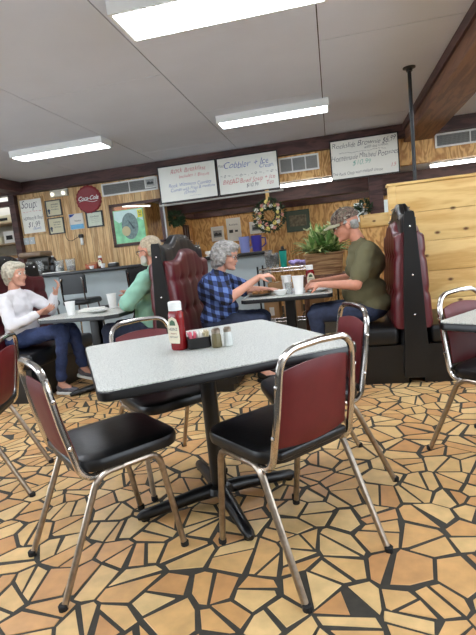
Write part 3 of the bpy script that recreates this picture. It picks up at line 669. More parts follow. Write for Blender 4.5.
def ketchup(loc, rz, label, s=1, tiny=False):
    t = thing('ketchup_bottle', label, 'ketchup bottle', loc, rz); t.scale = (s, s, s)
    b = MB(); P = rrect(.07, .048, .02); b.layers(P, [(.004, 0), (0, .006), (.0, .07), (.003, .1), (.001, .13), (.002, .152), (.012, .166)]); b.build('bottle', M['ketch'], t)
    b = MB(); b.layers(rrect(.056, .044, .02), [(0, .163), (0, .196), (.004, .2)]); b.build('cap', M['white'], t)
    o_ = [(-.026, .03), (.026, .03), (.03, .05), (.03, .1), (.02, .13), (0, .14), (-.02, .13), (-.03, .1), (-.03, .05)]
    b = MB(); b.prism(o_, 'y', -.0252, -.022); q = b.build('label_panel', mat('cream_label', (222, 212, 186), .5), t, smooth=0)
    o2 = [(-.016, .104), (.016, .104), (.013, .12), (0, .127), (-.013, .12)]
    b = MB(); b.prism(o2, 'y', -.0262, -.0252); b.build('label_crest', mat('label_green', (58, 92, 62), .5), t, smooth=0)
    if not tiny:
        lettering('HEINZ', .017, BLK, t, (0, -.0256, .088), shear=0, th=.0002)
        lettering('TOMATO', .008, M['ketch'], t, (0, -.0256, .07), shear=0, th=.0002); lettering('KETCHUP', .010, BLK, t, (0, -.0256, .056), shear=0, th=.0002)
    return t
ketchup((-3.18, 6.12, CT), 0, 'small ketchup bottle on the counter below the opening', .85, True)
def cup(loc, h, label, r=.045, grp=None, m_='foam', name='foam_cup'):
    t = thing(name, label, 'cup', loc, 0, grp); b = MB()
    b.lathe([(r*.68, 0), (r*.7, .004), (r*.98, h-.006), (r*1.04, h-.006), (r*1.04, h), (r*.94, h), (r*.64, .01)], n=22); b.build('cup', M[m_], t); return t
cup((-3.26, 6.0, CT), .045, 'low white cup on the counter left of the small ketchup bottle', .035, 'small cups on the counter')
cup((-3.09, 6.0, CT), .06, 'low white cup on the counter right of the small ketchup bottle', .035, 'small cups on the counter')
t = thing('napkin_dispenser', 'small black napkin holder on the counter behind the mint shirt man', 'napkin holder', (-2.97, 6.08, CT))
b = MB(); b.bbox(-.07, .07, -.04, .04, 0, .05, .008); b.build('holder', M['black'], t)
b = MB(); b.box(-.05, .05, -.03, .03, .05, .06); b.build('napkins', M['paper'], t, smooth=0)
# clutter at the right end of the counter
def pitcher(x, label, c):
    t = thing('pitcher', label, 'pitcher', (x, 6.12, CT), 0, 'blue pitchers at the end of the counter'); b = MB()
    b.lathe([(.055, 0), (.06, .01), (.072, .2), (.075, .205), (.068, .205), (.056, .02)], n=18); b.build('body', c, t)
    b = MB(); b.tube([(.07, 0, .17), (.115, 0, .165), (.12, 0, .09), (.066, 0, .05)], .009, 6); b.build('handle', c, t)
pitcher(-1.12, 'pale blue plastic pitcher, left one at the end of the counter', mat('pale_blue_plastic', (136, 144, 196), .3))
pitcher(-.96, 'deep blue plastic pitcher, right one at the end of the counter', mat('deep_blue_plastic', (62, 56, 140), .3))
t = thing('paper_stack', 'untidy stack of white papers on the counter behind the middle booth', 'papers', (-1.5, 6.2, CT))
b = MB()
for k in range(6):
    b.box(-.14+random.uniform(-.02, .02), .14+random.uniform(-.02, .02), -.1, .1, k*.012, k*.012+.009)
b.build('sheets', M['paper'], t, smooth=0)
t = thing('utensil_crock', 'white crock of utensils on the counter behind the grey haired woman', 'crock', (-1.78, 6.08, CT))
b = MB(); b.lathe([(.05, 0), (.055, .01), (.055, .12), (.048, .12), (.046, .02)], n=16); b.build('crock', M['white'], t)
for k in range(5):
    a = k*1.3; b = MB(); b.tube([(0, 0, .02), (.06*cos(a), .04*sin(a), .2)], .005, 5); b.build('utensil', M['dchrome'], t)

# ================================================================== SHELF AT LEFT
t = thing('storage_shelf', 'tall white shelf unit beyond the corner post at the left edge', 'shelf', (-5.5, 7.3, 0))
b = MB(); b.box(-.44, -.42, -.2, .2, 0, 2.24); b.box(.42, .44, -.2, .2, 0, 2.24); b.box(-.42, .42, .18, .2, 0, 2.24); b.build('case', mat('cream_shelf', (206, 200, 184), .6), t, smooth=0)
for z in (.5, 1.0, 1.36, 1.72, 2.06): b = MB(); b.box(-.42, .42, -.2, .18, z-.02, z); b.build('shelf_board', mat('shelf_wood', (176, 150, 116), .6), t, smooth=0)
CB = [M['white'], mat('cream_box', (214, 206, 176), .7), M['card']]
k = 0
for z, row in ((1.72, ((-5.78, .16, .17, 0), (-5.56, .2, .13, 1), (-5.30, .24, .2, 0), (-5.14, .07, .14, 0))), (1.36, ((-5.72, .2, .2, 1), (-5.48, .2, .16, 2), (-5.23, .24, .15, 2))), (1.0, ((-5.72, .2, .16, 0), (-5.45, .24, .14, 1), (-5.20, .2, .22, 0))), (2.06, ((-5.7, .24, .12, 0), (-5.35, .3, .13, 1)))):
    for x, w_, h_, c in row:
        k += 1; nm = {2.06: 'top shelf', 1.72: 'second shelf from the top', 1.36: 'third shelf from the top', 1.0: 'low shelf'}[z]
        t = thing('carton', '%s carton on the %s at left, %s' % (('white', 'cream', 'brown')[c], nm, ('narrow, right beside the post' if x > -5.16 else 'nearest the post' if x > -5.37 else 'farthest from the post' if x < -5.6 else 'in the middle')), 'carton', (x, 7.28, z), 0, 'cartons on the left shelf')
        b = MB(); b.bbox(-w_/2+.004, w_/2-.004, -.12, .12, 0, h_, .004); b.build('box', CB[c], t)
        b = MB(); b.box(-w_*.3, w_*.2, -.122, -.12, h_*.3, h_*.65); b.build('print', M['black'] if k % 3 == 0 else M['grey'], t, smooth=0)

# ================================================================== RACK, BOXES, BASKET
t = thing('wire_rack', 'chrome wire rack behind the middle booth table, holding cups and boxes', 'rack', (-.42, 5.55, 0))
for z in (.36, .93):
    b = MB()
    b.tube([(-.44, -.2, z), (.44, -.2, z), (.44, .2, z), (-.44, .2, z)], .006, 5, closed=True); b.tube([(-.44, -.2, z-.035), (.44, -.2, z-.035), (.44, .2, z-.035), (-.44, .2, z-.035)], .005, 5, closed=True)
    for i in range(23): x = -.43+i*.039; b.tube([(x, -.2, z), (x, .2, z)], .0025, 4)
    for i in range(22): x = -.43+i*.04; b.tube([(x, -.2, z), (x+.02, -.2, z-.035), (x+.04, -.2, z)], .0025, 4)
    b.build('shelf', M['chrome'], t, smooth=0)
for x in (-.44, .44):
    for y in (-.2, .2): b = MB(); b.tube([(x, y, 0), (x, y, .97)], .011, 8); b.build('post', M['black'], t)
def carton(x, y, z, w_, d, h, lab):
    t = thing('cardboard_box', lab, 'box', (x, y, z), 0, 'brown boxes on the wire rack')
    b = MB(); b.bbox(-w_/2, w_/2, -d/2, d/2, 0, h, .004); b.build('carton', M['card'], t)
    b = MB(); b.box(-w_*.16, w_*.16, -d/2-.002, -d/2, h*.15, h*.6); b.build('shipping_label', M['paper'], t, smooth=0)
    b = MB(); b.box(-.02, .02, -d/2-.001, d/2+.001, h, h+.001); b.build('tape', mat('tape', (196, 168, 128), .4), t, smooth=0)
carton(-.74, 5.5, .363, .17, .28, .215, 'brown box with a white label, left of three on the bottom rack shelf')
carton(-.5, 5.5, .363, .2, .28, .225, 'brown box with a white label, middle of three on the bottom rack shelf')
carton(-.24, 5.5, .363, .2, .28, .225, 'brown box with a white label, right of three on the bottom rack shelf')
carton(-.66, 5.46, .59, .2, .22, .18, 'brown box with a white label, stacked above the lower row on the rack')
carton(-.36, 5.46, .59, .24, .22, .20, 'brown box stacked above the lower row, behind the foam cup')
t = thing('stacked_cups', 'stack of clear plastic cups on the wire rack left of the teal tumbler', 'cups', (-.71, 5.5, .934))
b = MB()
for x, y, n in ((-.03, 0, 9), (.045, .01, 7)):
    for k in range(n): b.lathe([(.034, k*.018), (.044, k*.018+.06), (.047, k*.018+.06), (.047, k*.018+.066)], (x, y, 0), 12)
b.build('cups', M['glass'], t)
t = thing('tumbler', 'teal insulated tumbler with a dark lid on the wire rack', 'tumbler', (-.57, 5.5, .934))
b = MB(); b.lathe([(.034, 0), (.036, .005), (.044, .17), (.044, .185)], n=20); b.build('body', mat('teal_paint', (36, 178, 160), .35), t)
b = MB(); b.lathe([(.045, .185), (.045, .2), (.02, .205), (.016, .235), (.01, .24)], n=16); b.build('lid', M['black'], t)
t = thing('folded_cloth', 'crumpled purple and white cloth on the wire rack right of the teal tumbler', 'cloth', (-.6, 5.42, .94))
# ------------------------------------------------------------------ remeshed organic shapes
def organic(name, mb, m_, parent, voxel=.01, smooth=4, fac=.5, disp=0, dscale=10, loc=None, fn=None):
    me = bpy.data.meshes.new(name); me.from_pydata(mb.v, [], mb.f)
    o = bpy.data.objects.new('tmp', me); COL.objects.link(o)
    q = o.modifiers.new('r', 'REMESH'); q.mode = 'VOXEL'; q.voxel_size = voxel
    if smooth: s = o.modifiers.new('s', 'SMOOTH'); s.iterations = smooth; s.factor = fac
    dg = bpy.context.evaluated_depsgraph_get(); dg.update()
    res = bpy.data.meshes.new_from_object(o.evaluated_get(dg)); bpy.data.objects.remove(o)
    if disp or fn:
        ns = [v.normal.copy() for v in res.vertices]
        for v, n in zip(res.vertices, ns):
            if disp: v.co += n*disp*(noise.noise(v.co*dscale)+.5*noise.noise(v.co*dscale*2.3))
            if fn: v.co += n*fn(v.co)
    res.materials.clear(); res.materials.append(m_); res.polygons.foreach_set('use_smooth', [True]*len(res.polygons)); res.name = name
    return link(name, res, parent, loc)
b = MB()
for k in range(9): b.sphere((-.06+k*.028, random.uniform(-.03, .03), .025+random.uniform(0, .02)), (.04, .05, .028), 2)
t.location = (-.42, 5.5, .94)
organic('cloth', b, mat('lilac_cloth', (162, 146, 196), .9, var=.35, scale=40), t, .009, 2, disp=.01, dscale=25)
# basket of lilies on its stand
t = thing('plant_stand', 'plain wooden stand under the big basket, mostly behind the table', 'stand', (-.1, 5.02, 0))
b = MB(); b.bbox(-.24, .24, -.17, .17, .81, .84, .006); b.build('top', M['beam2'], t)
for x in (-.21, .21):
    for y in (-.14, .14): b = MB(); b.bbox(x-.018, x+.018, y-.018, y+.018, 0, .81, .004); b.build('leg', M['beam2'], t)
t = thing('plant_basket', 'large woven basket full of pale green lily leaves behind the middle table', 'plant', (-.1, 5.02, .841))
b = MB(); n = 40; vs = []; K = 22
for k in range(K+1):
    z = .21*k/K; w_ = .175+.02*k/K; d = .12+.02*k/K
    for j in range(n):
        a = 2*pi*j/n; e = .45; bx = abs(cos(a))**e*(1 if cos(a) > 0 else -1); by = abs(sin(a))**e*(1 if sin(a) > 0 else -1)
        q = 1+.02*(1 if (j//2+k//2) % 2 else -1); vs.append((w_*bx*q, d*by*q, z))
fs = [(i*n+j, i*n+(j+1) % n, (i+1)*n+(j+1) % n, (i+1)*n+j) for i in range(K) for j in range(n)]+[tuple(range(n))]
b.add(vs, fs); b.tube([(.2*abs(cos(2*pi*j/n))**.45*(1 if cos(2*pi*j/n) > 0 else -1), .142*abs(sin(2*pi*j/n))**.45*(1 if sin(2*pi*j/n) > 0 else -1), .212) for j in range(n)], .012, 6, closed=True); b.build('basket', M['wicker'], t, smooth=60)
b = MB(); b.layers(rrect(.34, .23, .05), [(0, .17), (0, .19)]); b.build('moss', M['darkleaf'], t)
def longleaf(mb, rnd, n, L0):
    for i in range(n):
        a = rnd.random()*2*pi; el = rnd.uniform(.55, 1.45); l = L0*rnd.uniform(.6, 1.1); p = V((rnd.uniform(-.12, .12), rnd.uniform(-.08, .08), .19)); w_ = .02*rnd.uniform(.7, 1.2)
        h = V((cos(a), sin(a), 0)); s = V((-sin(a), cos(a), 0)); pts = []
        for k in range(6):
            u = k/5; q = p+h*(l*u*cos(el))+V((0, 0, l*(sin(el)*u-.55*u*u*cos(el)))); wi = w_*sin(pi*min(1, u*.92+.08))+.001
            pts += [q-s*wi+V((0, 0, .004)), q, q+s*wi+V((0, 0, .004))]
        mb.add(pts, [(3*k+j, 3*k+j+1, 3*k+j+4, 3*k+j+3) for k in range(5) for j in range(2)])
b = MB(); longleaf(b, random.Random(2), 150, .38); b.build('leaves', M['green'], t)
b = MB(); longleaf(b, random.Random(4), 150, .36); b.build('pale_leaves', M['pale'], t)
rnd = random.Random(9)
for k in range(14):
    b = MB(); c = V((rnd.uniform(-.18, .16), rnd.uniform(-.12, .06), rnd.uniform(.32, .52)))
    for j in range(6):
        a = j*pi/3; d = V((cos(a), sin(a), .5)).normalized(); s = V((-sin(a), cos(a), 0)); b.add([c, c+d*.04+s*.02, c+d*.08, c+d*.04-s*.02], [(0, 1, 2, 3)])
    b.build('bloom', mat('petal_cream', (226, 226, 190), .6), t, smooth=0)

# ================================================================== DINING CHAIRS
def make_chair(label):
    t = thing('dining_chair', label, 'chair', (0, 0, 0), 0, 'red backed chrome dining chairs')
    out = []
    for (x, y) in [(a[0]*(1-.10*(a[1] < 0)*(-a[1]/.2)), a[1]) for a in rrect(.425, .42, .09, 6, 0, .088)]: out.append((x, y))
    b = MB(); b.layers(out, [(.02, .418), (.003, .424), (0, .44), (0, .452), (.006, .464), (.022, .472), (.06, .476), (.12, .479)]); b.build('seat', M['black_vinyl'], t)
    # curved back pad
    nx_, nz_ = 12, 10; vs = []; 
    def yb(x, z): return -.105-.075*((z-.42)/.4)+.03*((x/.17)**2)*.6-.012
    for side, off in ((0, .016), (1, -.014)):
        for j in range(nz_+1):
            for i in range(nx_+1):
                u = i/nx_*2-1; q = j/nz_; hw = .172-.022*q
                top = .762-.018*u*u; bot = .468+.012*u*u; z = bot+(top-bot)*q; x = u*hw
                edge = max(abs(u), abs(2*q-1)); puff = off*(1-max(0, edge-.75)*3.2)
                vs.append((x, yb(x, z)+puff, z))
    n1 = (nx_+1)*(nz_+1); fs = []
    for j in range(nz_):
        for i in range(nx_):
            a = j*(nx_+1)+i; fs += [(a, a+1, a+nx_+2, a+nx_+1), (a+n1, a+nx_+1+n1, a+nx_+2+n1, a+1+n1)]
    bd = [i for i in range(nx_+1)]+[j*(nx_+1)+nx_ for j in range(1, nz_+1)]+[nz_*(nx_+1)+i for i in range(nx_-1, -1, -1)]+[j*(nx_+1) for j in range(nz_-1, 0, -1)]
    for k in range(len(bd)): a, c = bd[k], bd[(k+1) % len(bd)]; fs.append((a, c, c+n1, a+n1))
    b = MB(); b.add(vs, fs); b.build('backrest', M['red_vinyl'], t, smooth=60)
    b = MB(); b.bbox(-.165, .165, -.128, -.09, .438, .468, .010); b.build('back_pad_base', M['black_vinyl'], t)
    # back frame: inverted U
    L_ = [(-.188, -.03, .405), (-.188, -.075, .407)]+arc((-.188, -.075, .407), (-.188, -.105, .415), (-.187, -.118, .45))[1:]
    L_ += [(-.18, -.15, .6), (-.172, -.17, .735)]+arc((-.172, -.17, .735), (-.168, -.178, .805), (-.10, -.182, .815), 6)[1:]
    pts = L_+[(0, -.184, .82)]+[(-p[0], p[1], p[2]) for p in reversed([V(q) for q in L_])]
    b = MB(); b.tube(pts, .0125, 10); b.build('back_frame', M['chrome'], t)
    for s in (-1, 1):
        b = MB(); b.tube([(s*.203, .245, .0), (s*.201, .19, .37)]+arc((s*.201, .19, .37), (s*.2, .182, .41), (s*.199, .14, .412))[1:]+[(s*.199, .04, .412)], .0125, 10)
        l = b.build('leg', M['dchrome'], t); b = MB(); b.lathe([(.016, 0), (.0165, .02), (.013, .024)], (s*.203, .245, 0), 10); b.build('rubber_foot', M['rubber'], l)
        b = MB(); b.tube([(s*.21, -.245, .0), (s*.203, -.075, .375)]+arc((s*.203, -.075, .375), (s*.201, -.055, .41), (s*.199, -.01, .412))[1:]+[(s*.199, .04, .412)], .0125, 10)
        l = b.build('leg', M['dchrome'], t); b = MB(); b.lathe([(.016, 0), (.0165, .02), (.013, .024)], (s*.21, -.245, 0), 10); b.build('rubber_foot', M['rubber'], l)
        for c in ((s*.187, -.165, .7), (s*.196, -.135, .53)): b = MB(); b.sphere(c, (.006, .009, .009), 1); b.build('bolt', M['chrome'], t)
    b = MB(); b.tube([(-.2, .12, .405), (.2, .12, .405)], .008, 6); b.tube([(-.2, -.02, .405), (.2, -.02, .405)], .008, 6); b.build('seat_support', M['dchrome'], t)
    return t
proto = None
for x, y, th, lab in (
    (-.205, 1.675, 137.5, 'nearest dining chair right of centre, red back turned to the viewer'),
    (-.99, 1.62, 48.5, 'nearest dining chair at left, black seat in full view, red back at left'),
    (-.97, 2.33, -45, 'dining chair tucked under the far left side of the square table'),
    (-.095, 2.31, 200, 'dining chair tucked under the far right side of the square table, back edge-on'),
    (.745, 2.50, -48, 'dining chair at the right edge, behind the cut-off speckled table'),
    (-1.94, 2.16, 200, 'dining chair at the left edge, only its red back and rear legs in view')):
    if proto is None: proto = make_chair(lab); c = proto
    else: c = copy_tree(proto); c['label'] = lab
    c.scale = (1, 1, 1.02); c.location = (x, y, 0); c.rotation_euler = (0, 0, R(th-90))

# ================================================================== PEDESTAL TABLES
def square_table(x, y, th, s, label):
    t = thing('dining_table', label, 'table', (x, y, 0), R(th), 'speckled pedestal tables')
    P = rrect(s, s, .045, 5)
    b = MB(); b.layers(P, [(.004, .745), (.004, .75)]); b.build('tabletop', M['laminate'], t)
    b = MB(); b.layers(P, [(.006, .712), (0, .715), (0, .742), (.003, .7455)]); b.build('edge_band', M['black'], t)
    b = MB(); b.lathe([(.037, .03), (.037, .70)], n=20); b.lathe([(.07, .05), (.06, .075), (.04, .085)], n=20); b.build('column', M['black'], t)
    b = MB(); b.box(-.2, .2, -.03, .03, .69, .712); b.box(-.03, .03, -.2, .2, .6901, .7119); b.build('top_bracket', M['black'], t, smooth=0)
    for k in range(4):
        a = k*pi/2; d = V((cos(a), sin(a), 0)); pts = [d*.02+V((0, 0, .055)), d*.12+V((0, 0, .052)), d*.30+V((0, 0, .034)), d*.37+V((0, 0, .028)), d*.395+V((0, 0, .022))]
        b = MB(); b.tube(pts, .03, 12, taper=[.034, .032, .026, .024, .012]); b.lathe([(.02, 0), (.02, .012)], (d.x*.36, d.y*.36, 0), 12); b.build('foot', M['black'], t)
    return t
square_table(-.61, 2.03, 31.5, 1.0, 'square speckled grey pedestal table in the foreground, with ketchup and shakers on it')
square_table(1.10, 2.27, 50, .96, 'speckled grey table cut off by the right edge, in front of the single dining chair')
def booth_table(x0, x1, y0, y1, cut, rz, label):
    cx, cy = (x0+x1)/2, (y0+y1)/2; t = thing('booth_table', label, 'table', (cx, cy, 0), rz, 'booth tables'); w_, d = x1-x0, y1-y0
    P = [(w_/2, -d/2+cut), (w_/2, d/2-cut), (w_/2-cut, d/2), (-w_/2+cut, d/2), (-w_/2, d/2-cut), (-w_/2, -d/2+cut), (-w_/2+cut, -d/2), (w_/2-cut, -d/2)]
    b = MB(); b.layers(P, [(.004, .745), (.004, .75)]); b.build('tabletop', M['laminate'], t)
    b = MB(); b.layers(P, [(.006, .712), (0, .715), (0, .742), (.003, .7455)]); b.build('edge_band', M['black'], t)
    b = MB(); b.bbox(-.045, .045, -.045, .045, .03, .712, .01); b.build('column', M['black'], t)
    b = MB(); b.bbox(-.22, .22, -.035, .035, .69, .7119, .005); b.build('top_bracket', M['black'], t)
    for k in range(4):
        a = k*pi/2+pi/4; dd = V((cos(a), sin(a), 0)); b = MB(); b.tube([dd*.02+V((0, 0, .055)), dd*.28+V((0, 0, .033)), dd*.33+V((0, 0, .022))], .03, 10, taper=[.036, .026, .014]); b.build('foot', M['black'], t)
    return t
booth_table(-.80, -.03, 3.9, 4.62, .03, 0, 'booth table between the grey haired woman and the man in the cap')
booth_table(-2.62, -1.80, 3.63, 4.38, .09, R(-4), 'booth table with two foam cups between the woman in white and the man in mint')

# ================================================================== BOOTHS
def booth(xc, y0, y1, sides, label, zt=1.29, crest=.10):
    t = thing('booth_bench', label, 'booth', (xc, 0, 0), 0, 'high backed red and black booths')
    # near end panel, tapering upward
    b = MB(); b.prism([(-.03, zt+.01), (.03, zt+.01), (.036, zt-.01), (.068, .75), (.095, .06), (-.095, .06), (-.068, .75), (-.036, zt-.01)], 'y', y0-.03, y0); b.build('end_panel', M['black_vinyl'], t, smooth=0)
    for z in (zt-.10, .85, .55):
        b = MB(); b.sphere((0, y0-.032, z), (.008, .004, .008), 2); b.build('stud', M['chrome'], t)
    L_ = y1-y0
    def prof(u):  # camel-back outline, u 0..1
        v = abs(u-.5)*2; return (1-1/(1+math.exp(-(v-.45)*14)))
    N_ = 44
    def slab(hw, zb, zfun, s, name, m_, off0, off1, tuft_r, rows, cols_, pz=0):
        K = 40; vs = []; fs = []
        for i in range(N_+1):
            u = i/N_; y = y0+.002+(L_-.004)*u
            for j in range(K+1):
                q = j/K; z = zb+(zfun(u)-zb)*q; base = .095-(.095-.03)*max(0, (z-.1)/(zt-.1)); e = min(u, 1-u)*L_/.035; e2 = (zfun(u)-z)/.035
                rnd_ = min(1, max(0, e))**.5*min(1, max(0, e2))**.5
                # tufts
                cy_ = (u*cols_) % 1-.5; rz_ = ((z-zb)/(zfun(.5)-zb)*rows) % 1-.5
                groove = math.exp(-(abs(cy_)-.5)**2/.012)*.35+math.exp(-(abs(rz_)-.5)**2/.006)*.8
                pit = math.exp(-((abs(cy_)-.5)**2+(abs(rz_)-.5)**2)/.02)
                th_ = off0+(off1-off0)*rnd_-(groove*.012+pit*.018)*tuft_r*rnd_
                vs.append((s*(base+max(th_, off0)), y, z))
        W_ = K+1
        for i in range(N_):
            for j in range(K): a = i*W_+j; fs.append((a, a+1, a+W_+1, a+W_))
        # back face closing on the slab axis
        nb = len(vs)
        for i in range(N_+1):
            u = i/N_; y = y0+.002+(L_-.004)*u; vs += [(s*.001, y, zb), (s*.001, y, zfun(u))]
        for i in range(N_):
            a = nb+2*i; fs += [(a, a+1, a+3, a+2), (i*W_, a, a+2, (i+1)*W_), (i*W_+K, (i+1)*W_+K, a+3, a+1)]
        fs += [tuple([j for j in range(W_)]+[nb+1, nb]), tuple([N_*W_+j for j in range(K, -1, -1)]+[nb+2*N_, nb+2*N_+1])]
        b = MB(); b.add(vs, fs); return b.build(name, m_, t, smooth=50)
    for s in (-1, 1):
        if s in sides or True:
            o = slab(0, .1, lambda u: zt-.005+crest*prof(u), s, 'padded_shell', M['black_vinyl'], .0, .022, .6, 4, 5)
    for s in (-1, 1):   # silver studs along the crest
        for k in range(1, 10):
            u = k/10; z = zt-.04+crest*prof(u); b = MB(); b.sphere((s*.058, y0+L_*u, z), .007, 1); b.build('button', M['chrome'], t)
    for s in sides:
        slab(0, .44, lambda u: zt-.14+(crest)*prof(u), s, 'back_cushion', M['red_booth'], .022, .068, 1, 3, 5)
        a, c = sorted((s*.115, s*.58)); b = MB(); b.bbox(a, c, y0+.005, y1-.005, .31, .455, .035); b.build('seat_cushion', M['black_vinyl'], t)
        a, c = sorted((s*.06, s*.56)); b = MB(); b.box(a, c, y0+.01, y1-.01, .07, .312); b.build('seat_base', M['black_vinyl'], t, smooth=0)
        a, c = sorted((s*.06, s*.52)); b = MB(); b.box(a, c, y0+.03, y1-.01, 0, .07); b.build('toe_kick', M['black'], t, smooth=0)
    return t
booth(-1.42, 3.72, 4.92, (-1, 1), 'double booth in the middle, between the man in mint and the grey haired woman', 1.285)
booth(.565, 3.74, 4.58, (-1, 1), 'double booth at right against the pine partition, behind the man in the cap', 1.31)
booth(-3.26, 3.62, 4.75, (1,), 'booth at the left edge behind the woman in white', 1.27)

# ================================================================== THINGS ON THE TABLES
TT = .751
ketchup((-.700, 1.965, TT), R(-25), 'ketchup bottle with a white cap on the foreground table, beside the black caddy', 1.08)
t = thing('condiment_caddy', 'low black caddy of sweetener packets on the foreground table', 'caddy', (-.615, 1.985, TT), R(26))
b = MB(); P = rrect(.105, .075, .012); b.layers(P, [(.006, 0), (.0, .004), (0, .048), (.004, .048), (.006, .008)]); b.build('caddy_box', M['black'], t)
for k, (c, n_) in enumerate(((mat('pink_packet', (226, 120, 138), .6), 4), (M['paper'], 5), (mat('cream_packet', (222, 210, 176), .6), 4))):
    for j in range(n_):
        b = MB(); x = -.038+k*.031+j*.0055; a = random.uniform(-.25, .25); b.box(-.0018, .0018, -.028, .028, .0, .058); q = b.build('packet', c, t, (x, random.uniform(-.004, .004), .012+random.uniform(0, .006)), smooth=0); q.rotation_euler = (random.uniform(-.15, .15), a, 0)
def shaker(loc, label, fill, rb=.02):
    t = thing('shaker', label, 'shaker', loc, 0, 'glass shakers on the foreground table')
    b = MB(); b.lathe([(rb, 0), (rb*1.06, .004), (rb*1.0, .05), (rb*.82, .062)], n=10); b.build('glass_body', fill, t, smooth=20)
    b = MB(); b.lathe([(rb*.9, .062), (rb*.92, .076), (rb*.6, .084)], n=14); b.build('cap', M['dchrome'], t)
shaker((-.527, 1.965, TT), 'pepper shaker with brown contents next to the black caddy', mat('ground_pepper', (108, 98, 66), .4), .022)
shaker((-.48, 1.985, TT), 'salt shaker with white contents, rightmost item on the foreground table', mat('salt_white', (200, 204, 200), .3), .019)
cup((-2.37, 3.87, TT), .125, 'foam cup near the woman in white', .046, 'foam cups on the left booth table')
cup((-2.13, 4.22, TT), .14, 'foam cup near the man in mint', .047, 'foam cups on the left booth table')
t = thing('napkin_pile', 'folded white napkins in the middle of the left booth table', 'napkins', (-2.27, 4.08, TT), .1)
b = MB(); b.bbox(-.13, .13, -.05, .05, 0, .02, .006); b.bbox(-.1, .11, -.04, .045, .02, .032, .005); b.build('napkins', M['paper'], t)
t = thing('dinner_plate', 'pale plate on the left booth table in front of the napkins', 'plate', (-2.12, 3.9, TT))
PLT = [(.055, 0), (.06, .004), (.085, .012), (.1, .018), (.1, .021), (.082, .015), (.055, .008)]
b = MB(); b.lathe(PLT, n=28); b.build('plate', M['laminate'], t)
t = thing('sunglasses_case', 'small black case at the far side of the left booth table', 'case', (-2.25, 4.3, TT)); b = MB(); b.bbox(-.06, .06, -.03, .03, 0, .03, .012); b.build('case', M['black'], t); t.name = 'black_case'
t = thing('drink_glass', 'short red lidded cup beside the elbow of the man in mint', 'cup', (-1.93, 4.32, TT)); b = MB(); b.lathe([(.03, 0), (.038, .1), (.04, .105)], n=16); b.build('glass', mat('pink_cup', (214, 188, 184), .4), t)
b = MB(); b.lathe([(.042, .105), (.042, .125), (.03, .13)], n=16); b.build('lid', mat('red_lid', (140, 40, 44), .4), t)
# middle booth table
cup((-.31, 4.02, TT), .155, 'tall foam cup near the hands of the man in the cap', .05, 'foam cups on the middle booth table')
cup((-.44, 4.33, TT), .15, 'foam cup farther back near the raised hand', .047, 'foam cups on the middle booth table')
ketchup((-.22, 4.32, TT), R(10), 'ketchup bottle held near the hands of the man in the cap', 1.12)
t = thing('dinner_plate', 'plate of food in front of the grey haired woman', 'plate', (-.66, 4.17, TT)); t.scale = (1.2, 1.2, 1.2)
b = MB(); b.lathe(PLT, n=28); b.build('plate', mat('brown_plate', (112, 100, 82), .4), t)
b = MB(); rnd = random.Random(1)
for k in range(16): b.sphere((rnd.uniform(-.055, .055), rnd.uniform(-.055, .055), .016+rnd.uniform(0, .012)), rnd.uniform(.01, .018), 1)
b.build('food', mat('food_brown', (150, 104, 58), .7, var=.4, scale=40), t)
t = thing('soup_bowl', 'small white bowl on the middle table beside the plate of food', 'bowl', (-.47, 4.05, TT))
b = MB(); b.lathe([(.03, 0), (.045, .012), (.062, .045), (.058, .045), (.04, .015)], n=24); b.build('bowl', M['white'], t)
t = thing('water_glass', 'small clear glass between the bowl and the tall foam cup', 'glass', (-.40, 4.1, TT)); b = MB(); b.lathe([(.028, 0), (.03, .006), (.035, .1), (.031, .1), (.026, .01)], n=18); b.build('glass', M['glass'], t)
t = thing('dinner_plate', 'white plate under the hands of the man in the cap', 'plate', (-.17, 4.13, TT)); b = MB(); b.lathe(PLT, n=28); b.build('plate', M['white'], t)
t = thing('napkin', 'crumpled patterned napkin behind the clear glass', 'napkin', (-.36, 4.25, TT)); b = MB()
for k in range(5): b.sphere((random.uniform(-.03, .03), random.uniform(-.02, .02), .02), (.025, .03, .02), 1)
organic('napkin', b, mat('patterned_paper', (196, 192, 200), .8, var=.4, scale=60), t, .006, 1, disp=.006, dscale=40)

# ================================================================== PEOPLE
def caps(mb, p0, p1, r0, r1, n=12):
    a, c = V(p0), V(p1); mb.sphere(a, r0, 2); mb.sphere(c, r1, 2)
    if (c-a).length > 1e-4: mb.tube([a, c], 0, n, taper=[r0, r1])
def frame(fwd, upv):
    f = V(fwd).normalized(); l = V(upv).cross(f).normalized(); u = f.cross(l); return Matrix((f, l, u)).transposed().to_4x4()
def head_shape(mb, H, s=1):
    def sp(c, r): b = bmesh.new(); bmesh.ops.create_icosphere(b, subdivisions=3, radius=1); mb.bm(b, H @ Matrix.Translation(V(c)*s) @ Matrix.Diagonal((r[0]*s, r[1]*s, r[2]*s, 1)))
    sp((-.012, 0, .03), (.098, .076, .09)); sp((.03, 0, -.02), (.062, .062, .085)); sp((.045, 0, -.075), (.04, .045, .034)); sp((.078, 0, -.088), (.018, .024, .02))
    sp((.062, 0, .045), (.03, .055, .03)); sp((.095, 0, -.022), (.016, .012, .014)); sp((.09, 0, .0), (.012, .008, .028)); sp((.084, 0, -.052), (.012, .022, .01))
    sp((.06, .04, -.02), (.025, .022, .025)); sp((.06, -.04, -.02), (.025, .022, .025))
    for q in (-1, 1): sp((-.005, q*.078, -.008), (.02, .009, .032))
